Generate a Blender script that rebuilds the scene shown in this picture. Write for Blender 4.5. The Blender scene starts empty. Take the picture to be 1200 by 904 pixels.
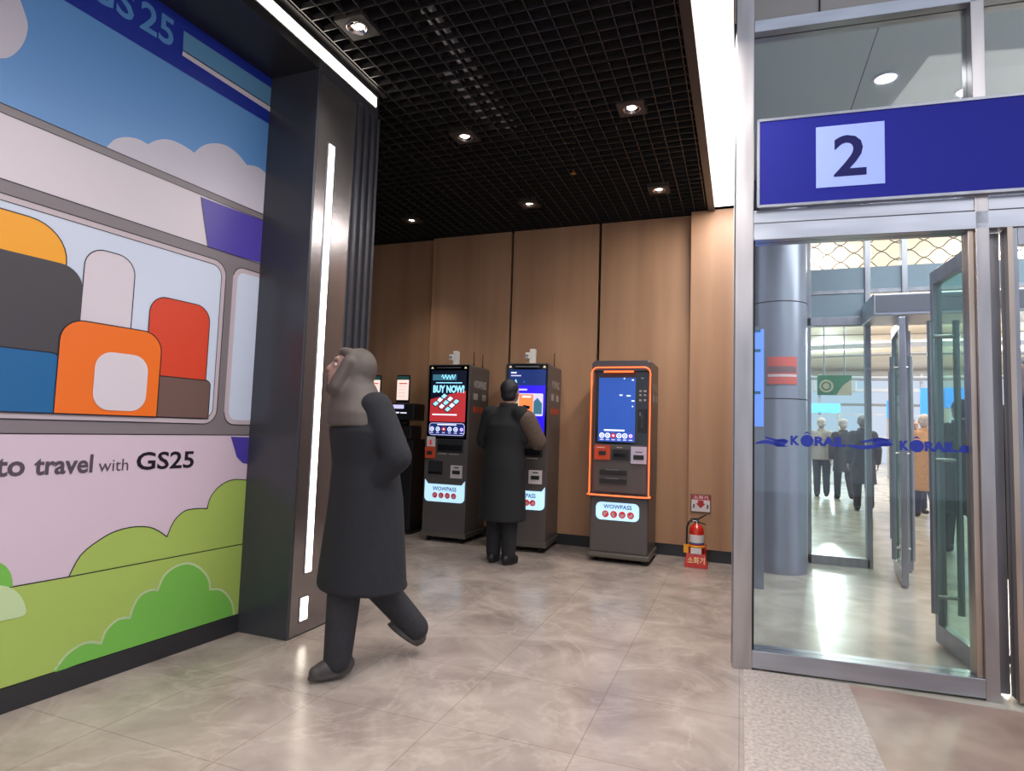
import bpy, bmesh, math, random
from mathutils import Vector, Matrix
random.seed(7)
sc = bpy.context.scene
COL = sc.collection
pi = math.pi

# ------------------------------------------------------------------ camera maths
F = 711.94; PITCH = math.radians(4.163); ROLL = math.radians(1.883); YAW = math.radians(20.709); H = 1.25
CAM = Vector((0, 0, H))
def ray(u, v):
    x = (u-600)/F; y = -(v-452)/F
    c, s = math.cos(ROLL), math.sin(ROLL); x, y = c*x-s*y, s*x+c*y
    c, s = math.cos(PITCH), math.sin(PITCH); a = (x, c-s*y, s+c*y)
    c, s = math.cos(YAW), math.sin(YAW)
    return Vector((c*a[0]-s*a[1], s*a[0]+c*a[1], a[2]))
def fl(u, v, z=0.0):
    r = ray(u, v); return CAM + r*((z-H)/r.z)
def pl(u, v, P, ang=0):
    r = ray(u, v); a = math.radians(ang); n = Vector((-math.sin(a), math.cos(a), 0))
    P = Vector((P[0], P[1], 0)); return CAM + r*(n.dot(P-CAM)/n.dot(r))

# ------------------------------------------------------------------ materials
def lin(c):
    return tuple((x/255/12.92 if x/255 <= .04045 else ((x/255+.055)/1.055)**2.4) for x in c) + (1,)
MATS = {}
def mat(name, rgb, rough=.5, metal=0.0, emit=0.0, ergb=None, coat=0.0, spec=None):
    if name in MATS: return MATS[name]
    m = bpy.data.materials.new(name); m.use_nodes = True
    b = m.node_tree.nodes['Principled BSDF']
    b.inputs['Base Color'].default_value = lin(rgb)
    b.inputs['Roughness'].default_value = rough
    b.inputs['Metallic'].default_value = metal
    b.inputs['Coat Weight'].default_value = coat
    if spec is not None: b.inputs['Specular IOR Level'].default_value = spec
    if emit:
        b.inputs['Emission Color'].default_value = lin(ergb or rgb)
        b.inputs['Emission Strength'].default_value = emit
    MATS[name] = m
    return m
def noise_mat(name, c1, c2, scale, stretch=(1, 1, 1), rough=.5, rvar=0, metal=0, detail=5, coat=0, bump=0, distort=0, p=(.35, .65), c3=None):
    m = mat(name, c1, rough, metal, coat=coat); nt = m.node_tree; N = nt.nodes; L = nt.links
    b = N['Principled BSDF']
    tc = N.new('ShaderNodeTexCoord'); mp = N.new('ShaderNodeMapping'); mp.inputs['Scale'].default_value = stretch
    L.new(tc.outputs['Object'], mp.inputs['Vector'])
    n = N.new('ShaderNodeTexNoise'); n.inputs['Scale'].default_value = scale; n.inputs['Detail'].default_value = detail
    n.inputs['Distortion'].default_value = distort
    L.new(mp.outputs[0], n.inputs['Vector'])
    r = N.new('ShaderNodeValToRGB'); r.color_ramp.elements[0].position = p[0]; r.color_ramp.elements[1].position = p[1]
    r.color_ramp.elements[0].color = lin(c1); r.color_ramp.elements[1].color = lin(c2)
    if c3:
        e = r.color_ramp.elements.new((p[0]+p[1])/2); e.color = lin(c3)
    L.new(n.outputs['Fac'], r.inputs[0]); L.new(r.outputs[0], b.inputs['Base Color'])
    if rvar:
        mr = N.new('ShaderNodeMapRange'); mr.inputs[3].default_value = rough-rvar; mr.inputs[4].default_value = rough+rvar
        L.new(n.outputs['Fac'], mr.inputs[0]); L.new(mr.outputs[0], b.inputs['Roughness'])
    if bump:
        bp = N.new('ShaderNodeBump'); bp.inputs['Strength'].default_value = bump; bp.inputs['Distance'].default_value = .01
        L.new(n.outputs['Fac'], bp.inputs['Height']); L.new(bp.outputs[0], b.inputs['Normal'])
    return m
def glass_mat(name, tint, refl_rough=.02, boost=1.0):
    m = bpy.data.materials.new(name); m.use_nodes = True; nt = m.node_tree; N = nt.nodes; L = nt.links
    N.remove(N['Principled BSDF']); out = N['Material Output']
    t = N.new('ShaderNodeBsdfTransparent'); t.inputs[0].default_value = lin(tint)
    g = N.new('ShaderNodeBsdfGlossy'); g.inputs['Roughness'].default_value = refl_rough
    f = N.new('ShaderNodeFresnel'); f.inputs[0].default_value = 1.5
    mu = N.new('ShaderNodeMath'); mu.operation = 'MULTIPLY'; mu.inputs[1].default_value = boost; mu.use_clamp = True
    mx = N.new('ShaderNodeMixShader'); L.new(f.outputs[0], mu.inputs[0]); L.new(mu.outputs[0], mx.inputs[0])
    L.new(t.outputs[0], mx.inputs[1]); L.new(g.outputs[0], mx.inputs[2]); L.new(mx.outputs[0], out.inputs[0])
    MATS[name] = m; return m

M_black = mat('glossy_black', (72, 72, 78), .28, metal=.3)
M_mirror = mat('polished_dark_cladding', (158, 152, 152), .2, metal=.85)
M_gridm = mat('grid_black_metal', (72, 71, 72), .25, metal=.6)
M_plen = mat('plenum_black', (12, 12, 13), .9)
M_frame = mat('fascia_black', (40, 38, 39), .3)
M_wood = noise_mat('oak_panel', (158, 116, 86), (186, 144, 110), 1.3, (3.2, 3.2, .2), .45, detail=6, distort=.3, p=(.25, .75))
M_woodedge = mat('panel_edge', (176, 134, 96), .5)
M_gap = mat('panel_gap', (16, 12, 10), .8)
M_base = mat('dark_baseboard', (44, 43, 46), .35)
def marble():
    m = mat('grey_marble_tile', (160, 147, 139), .22); nt = m.node_tree; N = nt.nodes; L = nt.links; b = N['Principled BSDF']
    tc = N.new('ShaderNodeTexCoord')
    def nz(sc_, det, dis, rough=.55):
        n = N.new('ShaderNodeTexNoise'); n.inputs['Scale'].default_value = sc_; n.inputs['Detail'].default_value = det; n.inputs['Distortion'].default_value = dis; n.inputs['Roughness'].default_value = rough
        L.new(tc.outputs['Object'], n.inputs['Vector']); return n
    a = nz(2.4, 8, .5, .6); r = N.new('ShaderNodeValToRGB'); L.new(a.outputs['Fac'], r.inputs[0])
    r.color_ramp.elements[0].position = .30; r.color_ramp.elements[0].color = lin((138, 125, 119)); r.color_ramp.elements[1].position = .70; r.color_ramp.elements[1].color = lin((182, 169, 160))
    v = nz(1.9, 6, .8, .6); s1 = N.new('ShaderNodeMath'); s1.operation = 'SUBTRACT'; s1.inputs[1].default_value = .5; L.new(v.outputs['Fac'], s1.inputs[0])
    s2 = N.new('ShaderNodeMath'); s2.operation = 'ABSOLUTE'; L.new(s1.outputs[0], s2.inputs[0])
    mr = N.new('ShaderNodeMapRange'); mr.inputs[1].default_value = 0; mr.inputs[2].default_value = .03; mr.inputs[3].default_value = .32; mr.inputs[4].default_value = 0; L.new(s2.outputs[0], mr.inputs[0])
    g = nz(5, 3, 0); mg = N.new('ShaderNodeMath'); mg.operation = 'MULTIPLY'; L.new(mr.outputs[0], mg.inputs[0]); L.new(g.outputs['Fac'], mg.inputs[1])
    mx = N.new('ShaderNodeMix'); mx.data_type = 'RGBA'; L.new(mg.outputs[0], mx.inputs[0]); L.new(r.outputs[0], mx.inputs[6]); mx.inputs[7].default_value = lin((216, 202, 190))
    bk = N.new('ShaderNodeTexBrick'); bk.offset = 0; bk.inputs['Scale'].default_value = 1; bk.inputs['Brick Width'].default_value = .6; bk.inputs['Row Height'].default_value = .6; bk.inputs['Mortar Size'].default_value = .0025
    bk.inputs['Color1'].default_value = (1, 1, 1, 1); bk.inputs['Color2'].default_value = (.94, .94, .94, 1); bk.inputs['Mortar'].default_value = (.72, .70, .68, 1); L.new(tc.outputs['Object'], bk.inputs['Vector'])
    ml = N.new('ShaderNodeMix'); ml.data_type = 'RGBA'; ml.blend_type = 'MULTIPLY'; ml.inputs[0].default_value = 1; L.new(mx.outputs[2], ml.inputs[6]); L.new(bk.outputs['Color'], ml.inputs[7]); L.new(ml.outputs[2], b.inputs['Base Color'])
    rr = N.new('ShaderNodeMapRange'); rr.inputs[3].default_value = .14; rr.inputs[4].default_value = .32; L.new(a.outputs['Fac'], rr.inputs[0]); L.new(rr.outputs[0], b.inputs['Roughness'])
    return m
M_floor = marble()
M_floor2 = noise_mat('beige_granite', (156, 150, 138), (188, 182, 168), 3.0, (1, 1, 1), .2, detail=8, distort=.6)
M_gran = noise_mat('pale_flamed_granite', (158, 146, 140), (188, 176, 168), 55, (1, 1, 1), .7, detail=6, bump=.3)
M_brown = noise_mat('brown_stone', (136, 112, 100), (160, 136, 122), 4, (1, 1, 1), .45, detail=8)
def brushed(name, c1, c2, rough, vert=True):
    return noise_mat(name, c1, c2, 5, (3, 3, .5) if vert else (.5, 3, 3), rough, metal=.9, detail=1, rvar=.03, p=(.2, .8))
M_steel = brushed('brushed_steel', (164, 158, 158), (190, 184, 183), .3)
M_steelh = brushed('brushed_steel_rail', (160, 162, 170), (190, 192, 200), .3, False)
M_steeld = brushed('dull_steel', (136, 137, 145), (160, 161, 168), .35)
M_bronze = brushed('warm_steel', (170, 152, 138), (200, 184, 170), .3)
M_rubber = mat('rubber_black', (18, 18, 20), .6)
M_colmn = noise_mat('column_cladding', (132, 138, 152), (146, 152, 166), 2, (1, 1, .2), .28, metal=.4, detail=2)
M_greyp = mat('grey_panel', (150, 146, 142), .5)
M_bluep = mat('blue_grey_panel', (120, 140, 152), .35)
M_darkp = mat('header_panel', (74, 76, 86), .4)
M_cream = noise_mat('cream_ceiling', (236, 216, 188), (248, 230, 206), .3, rough=.7)
M_white = mat('white_paint', (226, 226, 230), .5)
M_led = mat('led_warm', (255, 246, 232), .5, emit=7, ergb=(255, 244, 226))
M_ledw = mat('led_white_panel', (255, 252, 248), .5, emit=5, ergb=(255, 251, 246))
M_lamp = mat('lamp_lens', (255, 250, 240), .3, emit=9, ergb=(255, 246, 232))
M_lampv = mat('lamp_lens_violet', (250, 240, 255), .3, emit=6, ergb=(238, 222, 255))
M_chrome = mat('lamp_reflector', (210, 210, 212), .15, metal=1)
M_plate = mat('lamp_plate', (64, 60, 58), .45)
M_glass = glass_mat('clear_glass', (249, 251, 251), boost=1.0)
M_glassg = glass_mat('green_glass', (222, 246, 236), boost=.3)
M_glassc = glass_mat('cyan_glass', (234, 247, 249), boost=.6)
M_glasst = glass_mat('transom_glass', (236, 240, 239), boost=1.6)

# ------------------------------------------------------------------ mesh builder
class MB:
    def __init__(s, M=None):
        s.v = []; s.f = []; s.m = []; s.mats = []; s.M = M or Matrix.Identity(4); s.sm = []
    def mi(s, m):
        if m not in s.mats: s.mats.append(m)
        return s.mats.index(m)
    def add(s, vs, fs, m, smooth=False, M=None):
        T = s.M @ M if M is not None else s.M
        k = len(s.v); s.v += [tuple(T @ Vector(p)) for p in vs]
        i = s.mi(m)
        for f in fs: s.f.append([q+k for q in f]); s.m.append(i); s.sm.append(smooth)
        return s
    def box(s, x0, x1, y0, y1, z0, z1, m, M=None):
        vs = [(x, y, z) for x in (x0, x1) for y in (y0, y1) for z in (z0, z1)]
        return s.add(vs, [(0,1,3,2),(4,6,7,5),(0,4,5,1),(2,3,7,6),(0,2,6,4),(1,5,7,3)], m, M=M)
    def poly(s, pts, m):                       # flat polygon, 3-D points
        return s.add(pts, [list(range(len(pts)))], m)
    def extr(s, pts, d, m):                    # closed outline swept by vector d
        n = len(pts); d = Vector(d); a = [Vector(p) for p in pts]; b = [p+d for p in a]
        fs = [list(range(n))[::-1], list(range(n, 2*n))] + [(i, (i+1) % n, n+(i+1) % n, n+i) for i in range(n)]
        return s.add(a+b, fs, m)
    def cyl(s, p, q, r, m, n=20, r2=None, cap=True, smooth=True):
        p = Vector(p); q = Vector(q); d = (q-p).normalized(); r2 = r if r2 is None else r2
        a = Vector((0, 0, 1)) if abs(d.z) < .9 else Vector((1, 0, 0)); u = d.cross(a).normalized(); w = d.cross(u)
        vs = []
        for c, rr in ((p, r), (q, r2)):
            for i in range(n):
                t = 2*pi*i/n; vs.append(c + u*math.cos(t)*rr + w*math.sin(t)*rr)
        s.add(vs, [(i, (i+1) % n, n+(i+1) % n, n+i) for i in range(n)], m, smooth)
        if cap: s.add(vs, [list(range(n))[::-1], list(range(n, 2*n))], m)
        return s
    def tube(s, pts, r, m, n=10):
        for a, b in zip(pts[:-1], pts[1:]): s.cyl(a, b, r, m, n); 
        return s
    def lathe(s, c, prof, m, n=28):            # profile (r,z) about vertical axis
        vs = []; c = Vector(c)
        for r, z in prof:
            for i in range(n): t = 2*pi*i/n; vs.append(c+Vector((r*math.cos(t), r*math.sin(t), z)))
        fs = []
        for k in range(len(prof)-1):
            for i in range(n): fs.append((k*n+i, k*n+(i+1) % n, (k+1)*n+(i+1) % n, (k+1)*n+i))
        return s.add(vs, fs, m, True)
    def text(s, txt, x0, x1, y0, y1, m, M, bold=0.0):   # text fitted to a rectangle in the local XY plane of M
        cu = bpy.data.curves.new('t', 'FONT'); cu.body = txt; cu.size = 1; cu.offset = bold; cu.resolution_u = 3
        o = bpy.data.objects.new('t', cu); COL.objects.link(o); bpy.context.view_layer.update()
        me = o.evaluated_get(bpy.context.evaluated_depsgraph_get()).to_mesh()
        vs = [v.co.copy() for v in me.vertices]; fs = [list(p.vertices) for p in me.polygons]
        o.to_mesh_clear() if False else None
        bpy.data.objects.remove(o)
        if not vs: return s
        ax = min(v.x for v in vs); bx = max(v.x for v in vs); ay = min(v.y for v in vs); by = max(v.y for v in vs)
        vs = [(x0+(v.x-ax)/(bx-ax)*(x1-x0), y0+(v.y-ay)/max(by-ay, 1e-6)*(y1-y0), 0) for v in vs]
        return s.add(vs, fs, m, M=M)
    def build(s, name, parent=None, bevel=0, **kw):
        me = bpy.data.meshes.new(name); me.from_pydata(s.v, [], s.f)
        for m in s.mats: me.materials.append(m)
        me.polygons.foreach_set('material_index', s.m); me.polygons.foreach_set('use_smooth', s.sm)
        me.update(); o = bpy.data.objects.new(name, me); COL.objects.link(o)
        if parent: o.parent = parent
        if bevel:
            b = o.modifiers.new('bevel', 'BEVEL'); b.width = bevel; b.segments = 2; b.limit_method = 'ANGLE'
        for k, v in kw.items(): o[k] = v
        return o
def thing(name, loc, rz, label, cat, group=None):
    o = bpy.data.objects.new(name, None); COL.objects.link(o); o.location = loc; o.rotation_euler = (0, 0, rz)
    o.empty_display_size = .1; o['label'] = label; o['category'] = cat
    if group: o['group'] = group
    return o
def tag(o, label, cat, group=None):
    o['label'] = label; o['category'] = cat
    if group: o['group'] = group
    return o
ST = dict(kind='structure')
def rrect(x0, x1, z0, z1, r, n=6, corners=(1, 1, 1, 1)):     # rounded rectangle outline, 2-D; corners bl, br, tr, tl
    out = []
    for k, (cx, cz, a0) in enumerate(((x0, z0, pi), (x1, z0, 1.5*pi), (x1, z1, 0), (x0, z1, .5*pi))):
        rr = r if corners[k] else 0
        ccx = cx + (rr if cx == x0 else -rr); ccz = cz + (rr if cz == z0 else -rr)
        if rr == 0: out.append((cx, cz)); continue
        for i in range(n+1):
            t = a0 + .5*pi*i/n; out.append((ccx+rr*math.cos(t), ccz+rr*math.sin(t)))
    return out

# ------------------------------------------------------------------ setting: floors
MB().box(-9, .02, -8, 6.66, -.06, 0, M_floor).build('floor', **ST)
MB().box(.02, 8, 3.64, 60, -.06, 0, M_floor2).build('floor.001', **ST)
MB().box(-30, .02, 6.7, 60, -.06, 0, M_floor2).build('floor.004', **ST)
MB().box(.02, .525, -8, 3.64, -.06, .002, M_gran).build('floor.002', **ST)
MB().box(.525, 8, -8, 3.64, -.06, 0, M_brown).build('floor.003', **ST)

# back wall with oak panels
MB().box(-6, -.03, 6.66, 6.78, 0, 4.4, M_gap).build('wall_back', **ST)
w = MB(); top = 3.6
for x0, x1, y in ((-5.6, -3.585, 6.655), (-3.575, -2.56, 6.6), (-2.53, -1.505, 6.6), (-1.475, -.495, 6.6)):
    w.box(x0, x1, y, 6.7, .12, top, M_wood)
w.box(-3.60, -3.575, 6.6, 6.7, .12, top, M_woodedge)
w.box(-.495, -.045, 6.46, 6.7, .12, top-.01, M_wood)
w.build('wall_back.001', bevel=.002, **ST)
b = MB(); b.box(-5.6, -3.585, 6.66, 6.7, 0, .12, M_base); b.box(-3.575, -.485, 6.61, 6.66, 0, .12, M_base); b.box(-.49, -.045, 6.47, 6.6, 0, .12, M_base)
b.build('baseboard_back', **ST)
MB().box(-.045, .0, 3.7, 6.66, 0, 4.4, M_steeld).build('wall_partition', **ST)
MB().box(-6.1, -6, -2, 6.78, 0, 4.4, M_gap).build('wall_far_left', **ST)

# left wall behind the mural
LA = Vector((-2.794, 2.95, 0)); LD = Vector((-math.cos(math.radians(86)), -math.sin(math.radians(86)), 0))   # s runs towards the camera
LN = Vector((-LD.y, LD.x, 0)); LN = LN if LN.x > 0 else -LN
def wl(s, z, k=0): return LA + LD*s + Vector((0, 0, z)) + LN*(.0012*k)
MW = Matrix(((-LD.x, 0, LN.x, LA.x), (-LD.y, 0, LN.y, LA.y), (0, 1, 0, 0), (0, 0, 0, 1)))   # local x = away from camera
m = MB(); a, b2 = wl(-.02, 0, -4), wl(5, 0, -4)
m.extr([a, b2, b2-LN*.12, a-LN*.12], (0, 0, 3.6), M_frame); m.build('wall_left', **ST)
m = MB(); a, b2 = wl(0, 0, 10), wl(4.5, 0, 10); m.extr([a, b2, b2-LN*.015, a-LN*.015], (0, 0, .103), M_base); m.build('baseboard_left', **ST)
m = MB(); m.box(-3.1, -2.427, -1.6, 2.906, 3.42, 3.6, M_frame); m.build('trim_1', **ST)          # soffit and fascia

# glossy black pillar with fins on its passage side
m = MB(); m.box(-2.80, -2.427, 2.906, 3.55, 0, 3.6, M_black)
m.build('wall_pillar', bevel=.004, **ST)
MB().box(-2.427, -2.4265, 2.925, 3.29, .01, 3.40, M_mirror).build('wall_pillar_cladding', **ST)
pf = MB()
for y in (3.30, 3.375, 3.45): pf.box(-2.427, -2.407, y, y+.03, .02, 3.41, M_black)
pf.box(-2.427, -2.409, 3.525, 3.55, .0, 3.41, M_black)
pf.build('trim_2', bevel=.002, **ST)
def strip(name, x0, x1, y0, y1, z0, z1, label, face):
    t = thing(name, (0, 0, 0), 0, label, 'led light', 'warm linear lights')
    if face == 'x':
        MB().box(x1-.004, x1+.004, y0-.012, y1+.012, z0-.012, z1+.012, M_steeld).build('housing', t)
        MB().box(x1, x1+.007, y0, y1, z0, z1, M_led).build('diffuser', t)
    return t
strip('led_strip', 0, -2.427, 3.033, 3.083, .36, 3.0, 'tall vertical warm LED strip set in the black pillar', 'x')
strip('led_strip', 0, -2.427, 3.008, 3.068, .085, .215, 'short LED segment at the foot of the black pillar', 'x')
strip('led_strip', 0, -2.427, -1.2, 3.51, 3.49, 3.56, 'long horizontal LED strip along the black fascia above the mural', 'x')

# ------------------------------------------------------------------ ceiling: egg-crate grid, plenum, bright strip
g = MB(); x0, x1, y0, y1 = -5.9, -.30, -2.0, 6.6
DL = [(-2.138, 2.87, 'recessed downlight in the grid ceiling nearest the long fascia LED'), (-2.10, 4.29, 'small recessed downlight in the grid ceiling above the walking person'),
      (-.752, 4.25, 'recessed downlight in the grid ceiling nearest the bright light panel'), (-2.073, 5.82, 'distant recessed downlight in the grid ceiling above the purple-blue kiosk screen'),
      (-.749, 5.80, 'distant recessed downlight in the grid ceiling above the fire extinguisher'), (-3.532, 5.93, 'farthest left recessed downlight, near the recessed oak panel'),
      (-.75, 2.75, ''), (-2.13, 1.4, ''), (-.75, 1.3, ''), (-2.13, 0, ''), (-.75, -.1, '')]  # entries without text are unseen downlights added to brighten the room
nx = int((x1-x0)/.112)
for i in range(nx+1):
    x = x1-.05-i*.112
    if x < -2.38 :
        if True: g.box(x-.003, x+.003, 3.58, y1, 3.6, 3.64, M_gridm)
    else: g.box(x-.003, x+.003, y0, y1, 3.6, 3.64, M_gridm)
ny = int((y1-y0)/.1)
for j in range(ny):
    y = y1-.06-j*.1
    g.box(x0 if y > 3.58 else -2.375, x1, y-.003, y+.003, 3.6, 3.64, M_gridm)
g.build('ceiling', **ST)
MB().box(-6, .0, -2.2, 6.7, 4.3, 4.4, M_plen).build('ceiling.001', **ST)
MB().box(-2.427, -2.385, -1.6, 3.60, 3.60, 3.64, M_frame).build('trim_3', **ST)
MB().box(-6, .0, 6.62, 6.66, 3.6, 4.4, M_plen).box(-6, .0, -2.24, -2.2, 3.6, 4.4, M_plen).box(-3.1, -2.43, -1.6, 2.95, 3.6, 4.3, M_plen).build('wall_plenum', **ST)
m = MB(); m.box(-.325, -.262, -2, 6.46, 3.575, 3.7, M_frame).box(-.262, -.045, -2, 6.46, 3.62, 3.7, M_frame).build('trim_4', **ST)
m = MB(); m.box(-.05, -.035, -2, 3.5, 3.59, 4.4, M_greyp).build('wall_bulkhead', **ST)
t = thing('light_panel', (-.155, 2.5, 3.6), 0, 'wide bright white ceiling light panel beside the steel door post', 'ceiling light')
MB().box(-.103, .104, -4.4, 3.90, -.002, .018, M_ledw).build('diffuser', t)
for k, (x, y, lb) in enumerate(DL):
    if not lb: lb = 'added fill downlight out of view over the grey floor near the camera'
    t = thing('downlight', (x, y, 3.6), 0, lb, 'ceiling light', 'square-plate downlights')
    s = .1
    p = MB()
    for a in range(4):          # plate with a round hole, in four quadrant fans
        q = [(math.cos(a*pi/2+i*pi/12), math.sin(a*pi/2+i*pi/12)) for i in range(7)]
        c = {0: (s, s), 1: (-s, s), 2: (-s, -s), 3: (s, -s)}[a]
        e0 = (s, 0) if a == 0 else (0, s) if a == 1 else (-s, 0) if a == 2 else (0, -s)
        e1 = (0, s) if a == 0 else (-s, 0) if a == 1 else (0, -s) if a == 2 else (s, 0)
        p.poly([(e0[0], e0[1], -.006), (c[0], c[1], -.006), (e1[0], e1[1], -.006)] + [(u*.058, v*.058, -.006) for u, v in q[::-1]], M_plate)
    p.box(-s, s, -s, -s+.004, -.006, .03, M_plate).box(-s, s, s-.004, s, -.006, .03, M_plate).box(-s, -s+.004, -s, s, -.006, .03, M_plate).box(s-.004, s, -s, s, -.006, .03, M_plate)
    p.build('plate', t)
    MB().lathe((0, 0, 0), [(.064, -.008), (.058, -.012), (.052, -.006), (.034, .012)], M_chrome).build('reflector_ring', t)
    MB().cyl((0, 0, .004), (0, 0, .012), .034, M_lamp, 16).build('lamp', t)
    L = bpy.data.lights.new('downlight_beam', 'SPOT'); L.energy = 60; L.spot_size = 1.5; L.spot_blend = 1; L.color = (1, .93, .84); L.shadow_soft_size = .05
    lo = bpy.data.objects.new('downlight_beam', L); COL.objects.link(lo); lo.location = (0, 0, -.03); lo.parent = t
# cable trays above the grid
for (ua, va, ub, vb, lb) in ((499, 12, 601, 155, 'long grey cable tray above the ceiling grid, right one of the pair'), (525, 85, 572, 142, 'short grey cable tray above the ceiling grid, left one of the pair')):
    a = fl(ua, va, 3.66); c = fl(ub, vb, 3.66); d = (c-a).normalized(); n = Vector((-d.y, d.x, 0))*.035
    m = MB(); m.extr([a-n, c-n, c+n, a+n], (0, 0, .04), mat('tray_grey', (190, 190, 196), .45))
    for e in (a, c): m.cyl(e+Vector((0, 0, .03)), e+Vector((0, 0, .55)), .006, M_steeld, 8)
    tag(m.build('cable_tray'), lb, 'cable tray', 'cable trays above the grid')
s = fl(672, 200, 3.6); m = MB(); m.cyl((s.x, s.y, 3.58), (s.x, s.y, 4.3), .01, mat('brass', (190, 150, 70), .3, 1), 10).cyl((s.x, s.y, 3.57), (s.x, s.y, 3.575), .025, MATS['brass'], 14)
tag(m.build('sprinkler_head'), 'small brass sprinkler head hanging through the grid ceiling', 'sprinkler')

# ------------------------------------------------------------------ mural
def px(pts, k): 
    out = []
    for (u, v) in pts:
        p = pl(u, v, (LA.x, LA.y), 86); out.append(p + LN*(.0012*k))
    return out
def z3(i): return lambda pts: [(x/i[0]+i[1], y/i[0]+i[2]) for x, y in pts]
zA = z3((3.012, 0, 0)); zB = z3((3.012, 0, 220)); zC = z3((2.512, 0, 480))
def smooth(pts, n=4, closed=False):      # catmull-rom
    P = pts; out = []; N = len(P)
    rng = range(N) if closed else range(N-1)
    for i in rng:
        g = (lambda j: P[j % N]) if closed else (lambda j: P[max(0, min(N-1, j))])
        p0, p1, p2, p3 = g(i-1), g(i), g(i+1), g(i+2)
        for q in range(n):
            t = q/n
            out.append(tuple(.5*((2*p1[c])+(-p0[c]+p2[c])*t+(2*p0[c]-5*p1[c]+4*p2[c]-p3[c])*t*t+(-p0[c]+3*p1[c]-3*p2[c]+p3[c])*t**3) for c in (0, 1)))
    if not closed: out.append(P[-1])
    return out
S1 = 2.9
def band(z0, z1, k, m, s0=0, s1=S1): mu.poly([wl(s1, z0, k), wl(s0, z0, k), wl(s0, z1, k), wl(s1, z1, k)], m)
def line3(P, w, m, closed=False):        # thin outline on the wall
    n = len(P)
    for i in range(n if closed else n-1):
        a, c = P[i], P[(i+1) % n]; d = (c-a)
        if d.length < 1e-6: continue
        t = LN.cross(d.normalized())*w/2; e = d.normalized()*w*.3
        mu.poly([a-t-e, c-t+e, c+t+e, a+t-e], m)
C = lambda n, c: mat('print_'+n, c, .35)
c_sky = C('sky', (96, 148, 206)); c_navy = C('navy', (30, 48, 150)); c_lb = C('teal_blue', (96, 146, 184)); c_wh = C('white', (214, 203, 211))
c_cl = C('cloud', (200, 194, 206)); c_gr = C('grey', (128, 118, 122)); c_trim = C('trim', (196, 180, 186)); c_ink = C('ink', (34, 28, 36)); c_pu = C('purple', (78, 62, 160))
c_win = C('window', (206, 214, 232)); c_g1 = C('olive_green', (164, 186, 92)); c_g2 = C('leaf_green', (116, 182, 76)); c_g3 = C('pale_green', (190, 210, 160))
c_pw = C('pinkish_white', (210, 188, 202)); c_or = C('orange', (236, 112, 34)); c_ye = C('yellow', (244, 166, 40)); c_re = C('red', (214, 70, 44)); c_br = C('brown', (112, 86, 80))
c_bl = C('denim', (32, 98, 152)); c_dg = C('charcoal', (72, 68, 72)); c_txt = C('text', (84, 72, 82)); c_lbt = C('band_blue', (88, 142, 200))
mu = MB()
band(.106, 3.42, 0, c_sky)
band(3.125, 3.42, 1, c_navy)
mu.poly(px([(215, 36), (325, 108), (324, 130), (214, 60)], 2), c_lb)
mu.poly(px([(214, 59), (324, 130), (324, 136.5), (213, 65)], 3), c_wh)
line3(px([(214, 59.5), (324, 130)], 4), .006, c_ink)
mu.text('25', -.893, -.71, 3.215, 3.37, c_lbt, MW @ Matrix.Translation((0, 0, .003)), .02)
mu.text('GS', -1.16, -.925, 3.215, 3.37, c_lbt, MW @ Matrix.Translation((0, 0, .003)), .02)
cl = smooth(zA([(375, 520), (390, 505), (410, 490), (450, 484), (490, 492), (522, 510)]), 3) + smooth(zA([(522, 510), (550, 496), (590, 492), (630, 505), (665, 525), (685, 540)]), 3)[1:] + smooth(zA([(685, 540), (715, 515), (755, 506), (800, 515), (840, 545), (870, 582)]), 3)[1:] + smooth(zA([(870, 582), (910, 590), (945, 618), (962, 640)]), 3)[1:]
mu.poly(px(cl + zA([(962, 780), (700, 690), (375, 545)]), 1), c_cl)
mu.poly(px(smooth(zA([(-40, 10), (0, -60), (50, -40), (90, 55), (97, 105), (78, 160), (40, 198), (0, 206), (-60, 190)]), 4, True), 1), c_cl)
# coach of the train
band(2.50, 2.54, 2, c_gr); band(2.536, 2.541, 3, c_ink); band(2.498, 2.502, 3, c_ink)
band(2.222, 2.50, 2, c_wh)
band(1.165, 2.225, 2, c_gr); band(2.222, 2.227, 3, c_ink)
mu.poly(px([(235, 231), (316, 262), (314, 311), (243, 290)], 3), c_pu); line3(px([(235, 231), (243, 290)], 4), .004, c_ink)
band(.106, 1.165, 2, c_pw); band(1.162, 1.167, 3, c_ink)
def srect(s0, s1, z0, z1, r, k, corners=(1, 1, 1, 1)):        # s0 is nearer the camera (larger s)
    return [wl(-x, z, k) for x, z in rrect(-s0, -s1, z0, z1, r, 8, corners)]
mu.poly(srect(2.6, .285, 1.226, 2.165, .085, 3), c_trim); line3(srect(2.6, .285, 1.226, 2.165, .085, 4), .005, c_ink, True)
mu.poly(srect(2.57, .315, 1.254, 2.135, .065, 4), c_win); line3(srect(2.57, .315, 1.254, 2.135, .065, 5), .004, c_ink, True)
mu.poly(srect(.235, .0, 1.226, 2.165, .07, 3, (1, 0, 0, 1)), c_trim); line3(srect(.235, 0, 1.226, 2.165, .07, 4, (1, 0, 0, 1))[:-1], .005, c_ink)
mu.poly(srect(.205, 0, 1.254, 2.135, .05, 4, (1, 0, 0, 1)), c_win)
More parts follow.
